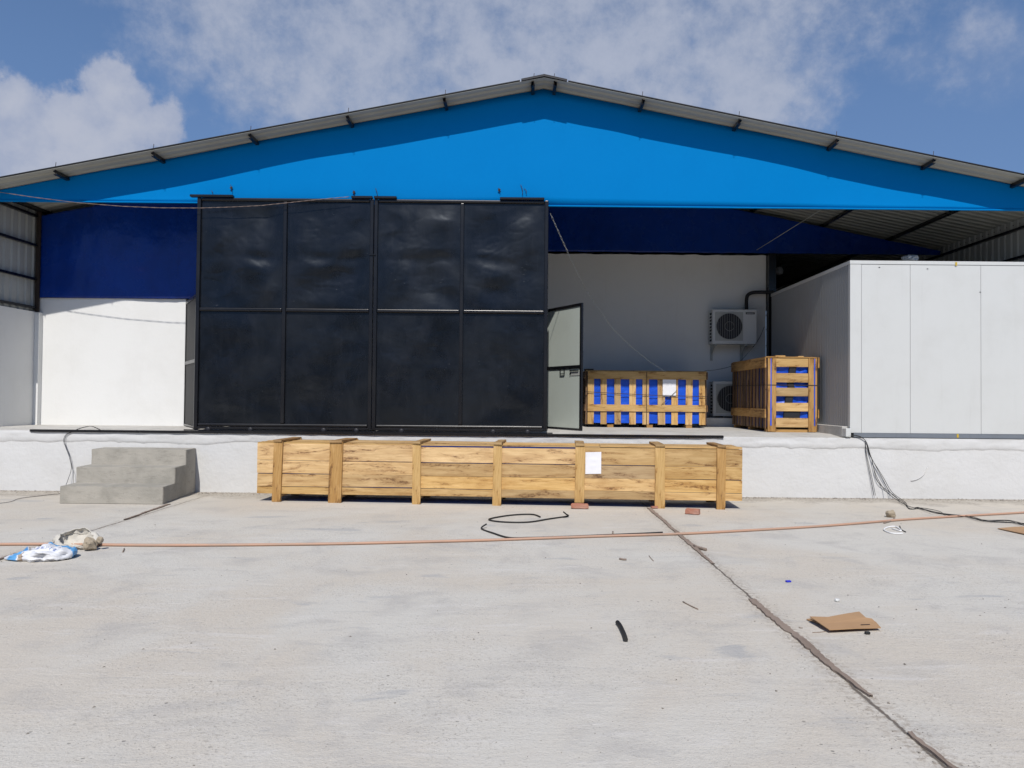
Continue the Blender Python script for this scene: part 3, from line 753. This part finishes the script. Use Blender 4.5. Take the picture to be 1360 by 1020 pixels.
b_ = B(); prev = None; y = CY0+.085; pr = []
while y < CY1:
    pr += [(y, 0), (y+.056, 0), (y+.060, .012), (y+.072, .012), (y+.076, 0)]; y += .08
for y, h in pr:
    if y > CY1: break
    c = (b_.bm.verts.new((CXL+h, y, 1.06)), b_.bm.verts.new((CXL+h, y, CZ-.049)))
    if prev: b_.bm.faces.new((prev[0], prev[1], c[1], c[0]))
    prev = c
obj('ribbed_side', b_, 'panel_shaded', cr, solid=.002)
b_ = B(); b_.bb(CXL+.02, CXR, CY0+.1, CY1, CZ-.10, CZ-.005); b_.bb(CXL+.02, CXR, CY1-.08, CY1-.002, 1.06, CZ-.11); b_.bb(CXR-.08, CXR-.001, CY0+.1, CY1-.1, 1.06, CZ-.11); obj('ceiling_panel', b_, 'panel_white', cr)
b_ = B(); b_.bb(CXL+.06, CXR, CY0-.012, CY0+.07, 1.012, 1.083); obj('base_channel', b_, 'channel_grey', cr)
for p in (W(1272, 578.8, CY0-.016), W(1270, 350.5, CY0-.016)):
    b_ = B(); b_.box(p, (.03, .004, .06)); obj('tape', b_, 'yellow_tape', cr)
for p in (W(1302, 388, CY0-.006), W(1232, 357, CY0-.006), W(1168, 355, CY0-.006)):
    b_ = B(); b_.lump(p, (.035, .012, .012), p.x, .3, 2, 1, False); obj('scuff', b_, 'dark_grey', cr)
b_ = B(); b_.lump(W(1210, 345, 14.2)+Vector((0, 0, .01)), (.26, .3, .15), 4, .45, 1.8, 3)
single('plastic_sheet', b_, 'clear_plastic', 'crumpled translucent plastic lump on top of the white cold room', 'plastic sheet')
b_ = B(); b_.bb(5.365, 5.462, 12.95, 16.6, FL-.03, 1.19, bev=.006)
single('concrete_curb', b_, 'floor_concrete', 'low pale concrete curb along the side of the white cold room', 'curb')
b_ = B(); b_.bb(5.37, 5.455, 12.80, 12.945, 1.02, 1.16, bev=.006)
single('junction_box', b_, 'panel_white', 'small white box at the dock corner beside the cold room', 'box')

# ------------------------------------------------------------------ air conditioners
def ac_unit(loc, label, wallmount):
    t = thing('air_conditioner', loc, label, 'air conditioner', 'outdoor air conditioner units')
    w, d, h = .98, .34, .76
    b_ = B()
    b_.bb(.0, w, .0, d, 0, h, bev=.012, seg=2); local(t, b_, 'ac_white', 'casing')
    b_ = B(); cx, cz, R = .37, .385, .285
    b_.bb(.065, .675, -.010, .004, .07, .70, bev=.004); local(t, b_, 'steel_grey', 'grille_plate')
    b_ = B(); b_.lathe([(R, 0), (R, .006)], (cx, -.011, cz), 'Y', 40); local(t, b_, 'dark_grey', 'fan_opening')
    b_ = B()
    for k in range(4):
        a = k*math.pi/2+.5
        pts = [Vector((cx+r*math.cos(a+s_), -.020, cz+r*math.sin(a+s_))) for r, s_ in ((.05, -.5), (.24, -.28), (.25, .30), (.05, .5))]
        b_.prism(pts, (0, .004, 0))
    b_.lathe([(.07, 0), (.055, .012)], (cx, -.017, cz), 'Y', 20); local(t, b_, 'dark_grey', 'fan')
    b_ = B()
    for k in range(-5, 6):
        x = k*.05; hh = math.sqrt(max(0, R*R-x*x)); b_.bb(cx+x-.002, cx+x+.002, -.031, -.027, cz-hh, cz+hh)
    for rr in (.1, R):
        b_.tube([(cx+rr*math.cos(a*math.pi/18), -.036, cz+rr*math.sin(a*math.pi/18)) for a in range(37)], .003, 5, 1, False)
    local(t, b_, 'steel_grey', 'fan_guard')
    b_ = B(); b_.bb(.735, .93, -.006, .004, .655, .70); np_ = local(t, b_, 'black_rubber', 'nameplate')
    b_ = B()
    for k in range(6): b_.bb(.755+k*.026, .755+k*.026+.016, -.009, -.0065, .668, .688)
    local(t, b_, 'ac_white', 'lettering')
    b_ = B()
    for k in range(9):
        for y0 in (.06, .14): b_.bb(-.008, .004, y0, y0+.06, .06+k*.073, .06+k*.073+.045)
    local(t, b_, 'black_rubber', 'side_vents')
    if wallmount:
        for x in (.06, .73):
            b_ = B(); b_.bb(x, x+.05, d+.045, d+.085, -.35, .02); b_.bb(x+.002, x+.048, .02, d+.044, -.045, -.003)
            b_.prism([(x+.01, d+.044, -.046), (x+.01, .08, -.046), (x+.01, d+.044, -.22)], (.012, 0, 0)); local(t, b_, 'steel_grey', 'bracket')
    else:
        for x in (.1, .75):
            b_ = B(); b_.bb(x, x+.12, .0, d, -.03, -.002); local(t, b_, 'black_rubber', 'foot')
    return t
ac_unit((4.135, 16.86, 2.85), 'upper outdoor air conditioner bracketed to the white wall', True)
ac_unit((4.125, 16.72, 1.265), 'lower outdoor air conditioner on a grey plinth behind the crates', False)
b_ = B(); b_.bb(3.95, 5.40, 16.60, 17.27, FL-.01, 1.232, bev=.008); single('plinth', b_, 'grey_plaster', 'low grey concrete plinth under the lower air conditioner', 'plinth')
b_ = B(); p = Vector((4.94, 17.05, 3.62))
b_.tube([p, p+Vector((0, 0, .22)), p+Vector((.03, 0, .33)), p+Vector((.12, 0, .385)), p+Vector((.30, 0, .40)), p+Vector((.60, -.02, .40))], .040, 10, 6)
single('insulated_pipe', b_, 'black_rubber', 'black insulated pipe bending from the upper air conditioner to the post', 'pipe')
b_ = B(); b_.tube([(5.70, 17.0, FL), (5.70, 17.0, 2.4), (5.695, 17.0, 4.05)], .045, 8, 3)
for z in (2.9, 3.3, 3.5): b_.lathe([(.056, -.02), (.056, .02)], (5.70, 17.0, z), n=10)
single('drain_pipe', b_, 'black_rubber', 'vertical black pipe between the black post and the cold room', 'pipe')
b_ = B(); b_.tube([W(1015, 434, 16.9), W(1006, 453, 16.8), W(985, 478, 16.6), W(972, 486, 16.4), W(952, 491, 16.2), W(936, 492.5, 15.9)], .005, 5)
single('thin_cable', b_, 'black_rubber', 'thin dark wire sagging from the upper air conditioner to the wide crate', 'cable')
lb = W(1035, 357, 19.5); t = thing('light_bulb', lb, 'white bulb hanging in the dark bay above the cold room', 'light bulb')
b_ = B(); b_.lathe([(.03, -.16), (.085, -.12), (.10, -.04), (.07, .03), (.05, .05)], lb, n=16); obj('bulb', b_, 'wire_white', t)
b_ = B(); b_.lathe([(.045, .05), (.045, .13), (.02, .15)], lb, n=12); obj('lamp_holder', b_, 'dark_grey', t)
b_ = B(); b_.tube([lb+Vector((0, 0, .14)), Vector((lb.x, lb.y, rz(lb.x)-.13))], .006, 5, 1); obj('cord', b_, 'black_rubber', t)

# ------------------------------------------------------------------ ropes, chain, cables, hose
pts = [(-60, 246), (5, 256), (45, 262), (100, 269), (162, 274), (212, 276), (265, 276.3), (307, 275), (347, 273), (385, 269), (422, 265), (467, 261)]
b_ = B(); P = [W(x, y, 12.84) for x, y in pts]
for ph in (0, math.pi):                            # two twisted strands
    Q = []
    for i in range(len(P)-1):
        for k in range(14):
            tt = i*14+k; q = P[i].lerp(P[i+1], k/14); Q.append(q+Vector((0, math.cos(tt*.9+ph), math.sin(tt*.9+ph)))*.0036)
    b_.tube(Q, .0036, 5, 1)
single('rope', b_, 'chain_steel', 'twisted brown rope sagging in front of the blue wall and black doors', 'rope')
pts = [(731, 284, 12.95), (748, 322, 13.5), (770, 370, 14.1), (782, 391, 14.4), (814, 437, 15.0), (838, 460, 15.35), (860, 478, 15.62), (884, 494, 15.66)]
b_ = B(); P = [W(*p) for p in pts]; Q = []
for i in range(len(P)-1):
    n_ = max(2, int((P[i+1]-P[i]).length/.075))
    for k in range(n_): Q.append(P[i].lerp(P[i+1], k/n_))
Q.append(P[-1])
for i in range(len(Q)-1):
    a, c = Q[i], Q[i+1]; d = (c-a).normalized(); e = Vector((1, 0, 0)) if i % 2 else Vector((0, .3, .95))
    e = (e-d*e.dot(d)).normalized()*.009; c2 = c+d*.010; a2 = a-d*.010
    b_.tube([a2, a+e, c+e, c2, c-e, a-e, a2], .0028, 4, 1, False)
single('chain', b_, 'steel_grey', 'thin steel chain hanging from the black door down to the wide crate', 'chain')
def gp(l, z=.008): return [G(x, y, z) for x, y in l]
hp = [(-260, 722), (-60, 723), (60, 722.6), (200, 724), (330, 723.5), (450, 722), (560, 719.5), (640, 717.5), (700, 715.5), (800, 712), (900, 709), (1000, 704), (1100, 698), (1200, 690), (1290, 684.5), (1360, 680.5), (1500, 671)]
b_ = B(); b_.tube(gp(hp, .017), .0155, 8, 6)
single('hose', b_, 'hose_rubber', 'long terracotta coloured hose lying across the whole concrete yard', 'hose')
b_ = B(); b_.tube(gp([(717.5, 686.5), (706, 683), (677, 684.3), (649.5, 689.5), (666, 693), (701, 693.4), (730, 689), (753.6, 685.5)], .012)+[G(752, 683, .05), G(748.5, 680, .09)], .0105, 6)
single('black_cable', b_, 'black_rubber', 'loop of stiff black cable in front of the long crate', 'cable')
b_ = B(); b_.tube([G(646, 696, .05)]+gp([(639.5, 702), (655, 708), (676, 714), (705, 714), (740, 713), (790, 711), (850, 708.5), (880, 707)], .012), .0105, 6)
single('black_cable', b_, 'black_rubber', 'bent black cable lying along the terracotta hose', 'cable')
YW = 12.828
up_ = [(1126, 578.5, YW-.02), (1141, 579.4, YW-.02), (1150, 586.5, YW-.01), (1154.4, 601.5, YW), (1158, 611, YW-.01)]
gr = [(1199.4, 666.5), (1210, 675.6), (1221, 675), (1243.5, 680), (1261, 683.5), (1286, 686.5), (1309, 691.5), (1337, 692.5), (1365, 697), (1420, 704)]
b_ = B()
for k, md in enumerate(((1173, 634, 1185, 654), (1170, 632, 1183, 655), (1163, 630, 1176, 652), (1166, 640, 1190, 660))):
    j = lambda s_: random.uniform(-s_, s_)
    P = [W(x+j(.8), y+j(.5), Y+j(.006)) for x, y, Y in up_]+[W(md[0], md[1], YW-.01), W(md[2], md[3], YW-.05)]+[G(x+j(3.5), y+j(1.6), .008+.006*k) for x, y in gr]
    b_.tube(P, .0048, 5)
single('cable_bundle', b_, 'black_rubber', 'bundle of black cables dropping from the cold room corner onto the yard', 'cable')
b_ = B()
for dx in (0, 2.2):
    b_.tube([W(1149, 584, YW-.01), W(1150.5+dx*.4, 605, YW), W(1156+dx, 635, YW), W(1160.5+dx, 658, YW-.01)], .004, 5)
single('thin_cable', b_, 'dark_grey', 'pair of thin grey wires hanging straight down beside the black cables', 'cable')
wl = [(135, 572.5), (127.6, 568.5), (119.4, 566), (107, 568.5), (96, 573), (87.8, 577), (84.4, 584.6), (87.2, 594.2), (92, 607), (94.7, 622)]
b_ = B(); P = [W(x, y, 12.815) for x, y in wl]
b_.tube(P+[W(91, 635, 12.78), W(86, 648, 12.74), G(82, 655, .01), G(70, 656.5, .01), G(57.6, 658, .01), G(26, 662, .01), G(15, 666, .01), G(-5, 669, .01), G(-60, 676, .01)], .0038, 5)
b_.tube([p+Vector((.018, -.004, 0)) for p in P]+[W(97.4, 628, 12.80), W(97, 646, 12.79)], .0034, 5)
single('thin_cable', b_, 'dark_grey', 'thin dark cable looping over the dock edge left of the concrete steps', 'cable')
b_ = B(); b_.tube(gp([(1199, 708.5), (1184, 708), (1174, 703.5), (1180, 700), (1190, 699.5), (1197, 705), (1185, 702)], .010), .009, 5)
single('white_wire', b_, 'wire_white', 'small loop of white wire on the concrete near the hose', 'wire')
b_ = B(); b_.tube(gp([(1195, 698.5), (1197, 703), (1203, 706.5)], .008), .006, 5)
single('black_wire', b_, 'black_rubber', 'short black wire offcut beside the white wire loop', 'wire')

# ------------------------------------------------------------------ things lying about
def brick(px, py, rz_, z, label, s=(.215, .10, .066), rx=0):
    p = G(px, py, z); b_ = B()
    t = bmesh.new(); t.loops.layers.uv.new('UVMap'); bmesh.ops.create_cube(t, size=1); bmesh.ops.scale(t, vec=s, verts=t.verts[:])
    bmesh.ops.bevel(t, geom=t.edges[:], offset=.007, segments=2, affect='EDGES'); bmesh.ops.subdivide_edges(t, edges=[e for e in t.edges if e.calc_length() > .04], cuts=4, use_grid_fill=True)
    for v in t.verts: v.co += Vector((1, .7, .8))*.007*noise.fractal(v.co*16+Vector((px, 0, 0)), 1, 2, 3)
    bmesh.ops.transform(t, matrix=(Matrix.Rotation(rz_, 4, 'Z') @ Matrix.Rotation(rx, 4, 'X')), verts=t.verts[:])
    zm = min(v.co.z for v in t.verts); bmesh.ops.translate(t, vec=p-Vector((0, 0, zm)), verts=t.verts[:]); b_.add(t)
    return single('brick', b_, 'brick_red', label, 'brick', 'loose bricks by the long crate')
brick(770, 675.5, rad(-3), 0, 'red brick wedged under a batten of the long crate', (.25, .12, .066))
brick(920, 683, rad(-25), 0, 'whole red brick lying loose right of the others by the long crate', (.19, .11, .075))
brick(869, 675.5, rad(20), 0, 'small red brick fragment at the foot of a crate batten', (.10, .06, .035))

# sacks
p0 = G(54, 742, 0)
t = bmesh.new(); t.loops.layers.uv.new('UVMap'); bmesh.ops.create_uvsphere(t, u_segments=64, v_segments=36, radius=1)
for v in t.verts:
    c = v.co; x = c.x*.30; tp = .35+.65*min(1, max(0, (x+.31)/.34)); k = 1+.28*noise.fractal(c*2.3+Vector((4, 1, 0)), 1, 2, 4)
    sg = lambda a, e: math.copysign(abs(a)**e, a)
    v.co = Vector((x*1.05, sg(c.y, .8)*.20*tp*k, .075*tp**1.3*sg(c.z, .75)*k+.02*noise.fractal(c*5, 1, 2, 3)*tp))
    v.co.z = max(v.co.z, -.05*tp); v.co.z += .05*tp
for f in t.faces: f.smooth = True
bmesh.ops.transform(t, matrix=Matrix.Rotation(rad(14), 4, 'Z'), verts=t.verts[:]); b_ = B(); bmesh.ops.translate(t, vec=p0, verts=t.verts[:]); b_.add(t)
# torn folds at the open end
for k in range(4):
    q = p0+Vector((-.10-.02*k, -.02+.04*k, .035))
    b_.grid(lambda u, v, q=q, k=k: q+Vector((-.02+u*.12-.14*v*(.5+.2*k), .05*(v-.3)-.03*k*u, .02+.06*math.sin(u*3+k)*(1-v)-.05*v)), 8, 8)
single('cement_sack', b_, 'sack_print', 'collapsed white sack with blue printing lying on the hose', 'sack', 'empty sacks', org=p0)
p0 = G(93, 728, 0); b_ = B()
mc = p0+Vector((.04, .02, .115))
def sack2(u, v):
    a = u*2*math.pi; w = (1-v)
    k = 1+.22*noise.fractal(Vector((math.cos(a)*2.4, math.sin(a)*2.4, v*2.2)), 1, 2, 3)
    fl_ = 1+.25*math.sin(v*math.pi)-.35*v
    if v < .15: fl_ *= .84+.16*v/.15
    x = math.cos(a)*.20*fl_*k; y = math.sin(a)*.125*fl_*k
    z = .115*w**.8+math.sin(a)*.065*w+.022*noise.fractal(Vector((x*12, y*12, v*4)), 1, 2, 3)-.05*w*max(0, math.cos(a+.35))**2
    return p0+Vector((.04+x, .02+y, max(.004+.002*math.sin(7*a), z)))
b_.grid(sack2, 72, 20)
single('cement_sack', b_, 'sack_pale', 'crumpled pale open sack behind the blue printed sack', 'sack', 'empty sacks', org=p0, solid=.006)
b_ = B(); p = G(119, 731, 0); b_.lump(p+Vector((0, 0, .06)), (.14, .13, .13), 3, .35, 1.5); b_.lump(p+Vector((.09, .03, .10)), (.07, .06, .08), 8, .4, 2, 2)
single('stone', b_, 'stone_buff', 'rough buff stone beside the crumpled sacks on the left', 'stone', 'loose stones')
b_ = B(); p = G(1183, 687, 0); b_.lump(p+Vector((0, 0, .045)), (.13, .12, .11), 12, .3, 1.5)
single('stone', b_, 'stone_buff', 'pale round stone behind the hose near the dock wall', 'stone', 'loose stones')
b_ = B(); b_.tube(gp([(1188, 688), (1184, 691.5), (1174, 694.5)], .012), .011, 5); single('stick', b_, 'timber_grey', 'short brown stick poking from the pale stone by the hose', 'stick', 'bits of stick')
b_ = B(); b_.lump(G(1112, 799, 0)+Vector((0, 0, .012)), (.04, .035, .03), 20, .3, 1.5, 2)
single('stone', b_, 'panel_white', 'tiny white pebble behind the brown cardboard', 'stone', 'loose stones')

def sheet(pts, z, zz=None):
    return [G(x, y, (zz[i] if zz else z)) for i, (x, y) in enumerate(pts)]
def flatten(name, polys, mat, label, cat):
    t = thing(name, sum((polys[0][0][i] for i in range(len(polys[0][0]))), Vector())/len(polys[0][0]), label, cat)
    t.location.z = 0; t.matrix_basis = Matrix.Translation(t.location)
    for pts, th, nm, mt in polys:
        b_ = B(); c = sum(pts, Vector())/len(pts); cv_ = None
        b_.prism([q-Vector((0, 0, th)) for q in pts], (0, 0, th)); obj(nm, b_, mt, t)
    return t
top = sheet([(1075.5, 818.6), (1100, 819.2), (1122, 815), (1141, 812), (1150, 820), (1158, 821.4), (1163, 826), (1090, 828)], 0, [.05, .055, .06, .055, .05, .045, .035, .04])
mid_ = sheet([(1089, 827.6), (1163, 825.4), (1170, 833.4), (1136, 834.2), (1101.5, 836)], 0, [.042, .037, .025, .03, .03])
low = sheet([(1071, 822), (1088, 819), (1155, 821), (1166, 832), (1104, 836.5), (1092, 829)], .012)
lo2 = sheet([(1076, 821), (1140, 818), (1160, 830), (1112, 836)], .022)
flatten('cardboard', [(low, .006, 'lower_flap', 'cardboard'), (lo2, .005, 'lower_flap', 'cardboard'), (top, .006, 'upper_flap', 'cardboard'), (mid_, .006, 'front_flap', 'cardboard'),
    (sheet([(1143, 829.2), (1155, 828.8), (1155.6, 829.7), (1143.4, 830.2)], .045, [.0365, .0355, .034, .0355]), .001, 'stamp', 'rust_dark')],
    'cardboard', 'flattened brown cardboard box lying on the open concrete', 'cardboard')
flatten('cardboard', [(sheet([(1325, 701.5), (1346, 699.6), (1372, 699), (1392, 708), (1362, 709)], .02, [.015, .03, .03, .02, .02]), .008, 'flap', 'cardboard')],
    'cardboard', 'scrap of pale cardboard at the right edge beside the cables', 'cardboard')
b_ = B(); b_.tube(gp([(820, 826.5), (823.5, 831), (827, 838), (829.5, 844), (831, 849.5)], .016), .016, 8, 4)
single('pipe_offcut', b_, 'black_rubber', 'short curved black pipe offcut on the open concrete', 'pipe')
b_ = B(); b_.box(G(1047, 772, .008), (.045, .03, .014), Matrix.Rotation(.2, 3, 'Z'), .003); single('plastic_chip', b_, 'blue_chip', 'tiny bright blue plastic chip on the concrete', 'litter')
b_ = B(); b_.box(G(1152, 840.5, .01), (.036, .024, .02), Matrix.Rotation(.1, 3, 'Z'), .006, seg=2); single('rubber_bit', b_, 'black_rubber', 'small black rubber bit just below the brown cardboard', 'litter')
for (x0, y0, x1, y1, r_, lab) in ((907, 799, 927, 809, .005, 'thin dry twig on the concrete left of the joint'), (922, 725, 938, 730, .016, 'stubby brown stick beside the timber strip'), (1079, 840, 1097, 838.5, .003, 'thin straw just left of the brown cardboard'), (814, 706, 813.5, 711, .009, 'tiny dark peg standing against the hose'), (823, 742, 832, 743, .010, 'small grey chip of wood on the open concrete'), (862, 738, 868, 745, .004, 'faint twig near the middle of the yard'), (163, 733, 165, 728.5, .007, 'dark splinter lying right of the sacks'), (1061, 833, 1066, 834, .003, 'short straw at the left tip of the cardboard')):
    b_ = B(); b_.tube([G(x0, y0, r_), G((x0+x1)/2, (y0+y1)/2+.4, r_), G(x1, y1, r_)], r_, 5, 2); single('stick', b_, 'timber_grey', lab, 'stick', 'bits of stick')

# timber filler strips standing proud of the joints
def strip(path, wfn, label):
    b_ = B(); V = []
    n_ = 150
    for i in range(n_+1):
        u = i/n_; y = path[0][1]+(path[1][1]-path[0][1])*u; x = path[0][0]+(path[1][0]-path[0][0])*u+.018*noise.fractal(Vector((y*1.8, 3, path[0][0])), 1, 2, 3)
        w = wfn(u)*(1+.25*noise.fractal(Vector((y*5, 8, 0)), 1, 2, 3)); x += .010*noise.fractal(Vector((y*14, 5, 0)), 1, 2, 2); w *= 1+.4*noise.noise(Vector((y*19, 1, 0))); z = .014+.006*noise.noise(Vector((y*4, 0, 1)))
        V.append([b_.bm.verts.new(q) for q in ((x-w/2, y, .001), (x-w/2, y, z), (x+w*.1, y, z*.8), (x+w/2, y, z*1.1), (x+w/2, y, .001))])
    for a, c in zip(V, V[1:]):
        for k in range(4): b_.bm.faces.new((a[k], a[k+1], c[k+1], c[k]))
    single('timber_strip', b_, 'timber_grey', label, 'wood strip', 'timber strips in the yard joints')
strip(((1.875, 11.4), (1.87, 7.55)), lambda u: .055*(1-.55*u)+.02*math.exp(-((u-.72)/.12)**2), 'brown timber strip in the joint running from the long crate past the hose')
strip(((1.85, 6.22), (1.885, 4.2)), lambda u: .052 if u < .65 else .052*(1-(u-.65)/.35*.7), 'weathered grey timber strip in the joint left of the cardboard')
strip(((1.88, 3.75), (1.90, 3.3)), lambda u: .022, 'short splintered timber strip in the joint nearest the viewer')
strip(((-5.20, 11.35), (-5.10, 9.9)), lambda u: .05*(1-.5*u), 'timber strip in the joint running from the foot of the steps')
strip(((-5.06, 7.75), (-5.02, 6.9)), lambda u: .05, 'timber strip in the joint just left of the printed sack')

# grit swept along the dock foot, the joints and over the yard
b_ = B()
def pebble(x, y, r_):
    t = [Vector((random.uniform(.6, 1.2)*sx, random.uniform(.6, 1.2)*sy, random.uniform(.4, .9)*sz)) for sx, sy, sz in ((1, 0, .3), (-.5, .9, .3), (-.5, -.9, .3), (0, 0, 1.1))]
    vs = [b_.bm.verts.new(Vector((x, y, 0))+q*r_) for q in t]
    for f in ((0, 1, 3), (1, 2, 3), (2, 0, 3)): b_.bm.faces.new([vs[i] for i in f])
for _ in range(4200): pebble(random.uniform(-10, 10), DOCKY-.025-abs(random.gauss(0, .11)), random.uniform(.003, .016)*random.uniform(.6, 1.3))
for _ in range(700):
    xj = random.choice((JX1, JX1, JX2)); pebble(xj+random.gauss(0, .07), random.uniform(2.5, 12.5), random.uniform(.002, .006))
for _ in range(2600):
    y = random.uniform(2.2, 12.5); pebble(random.uniform(-.8, .8)*y, y, random.uniform(.0015, .0045))
for _ in range(160):
    y = random.uniform(3, 12); pebble(random.uniform(-.75, .75)*y, y, random.uniform(.005, .011))
m_paint('grit_grey', (.24, .215, .185), (.12, .105, .09), .9, .9, 30, .3, streak=False)
tag(obj('grit', b_, 'grit_grey', recalc=False), 'loose grit scattered over the concrete yard and along the dock foot', 'grit', kind='stuff')

# belt of trees behind the viewer: what the glossy black doors mirror
m_paint('leaf_green', (.045, .075, .022), (.025, .04, .014), .6, .7, 3, .1, spec=.2)
b_ = B(); rnd = random.Random(3)
for k in range(46):
    cx, cy = -45+k*2+rnd.uniform(-.6, .6), -12+rnd.uniform(-1.0, 1.0); H = rnd.uniform(4.4, 5.8)
    for q in range(420):
        a = rnd.uniform(0, 6.283); zz = rnd.uniform(.1, H); rr = 1.9*math.sqrt(rnd.random())*(1-.6*abs(zz/H-.45)**1.5)
        c = Vector((cx+rr*math.cos(a), cy+rr*math.sin(a), zz)); u = Vector((rnd.gauss(0, 1), rnd.gauss(0, 1), rnd.gauss(0, 1))).normalized(); w = u.orthogonal().normalized()
        sz = rnd.uniform(.15, .34); b_.bm.faces.new([b_.bm.verts.new(c+u*sz*p+w*sz*.55*o) for p, o in ((-1, 0), (0, -1), (1, 0), (0, 1))])
tag(obj('tree_belt', b_, 'leaf_green', recalc=False), 'dense belt of dark trees behind the viewer mirrored in the black doors', 'tree belt', kind='stuff')
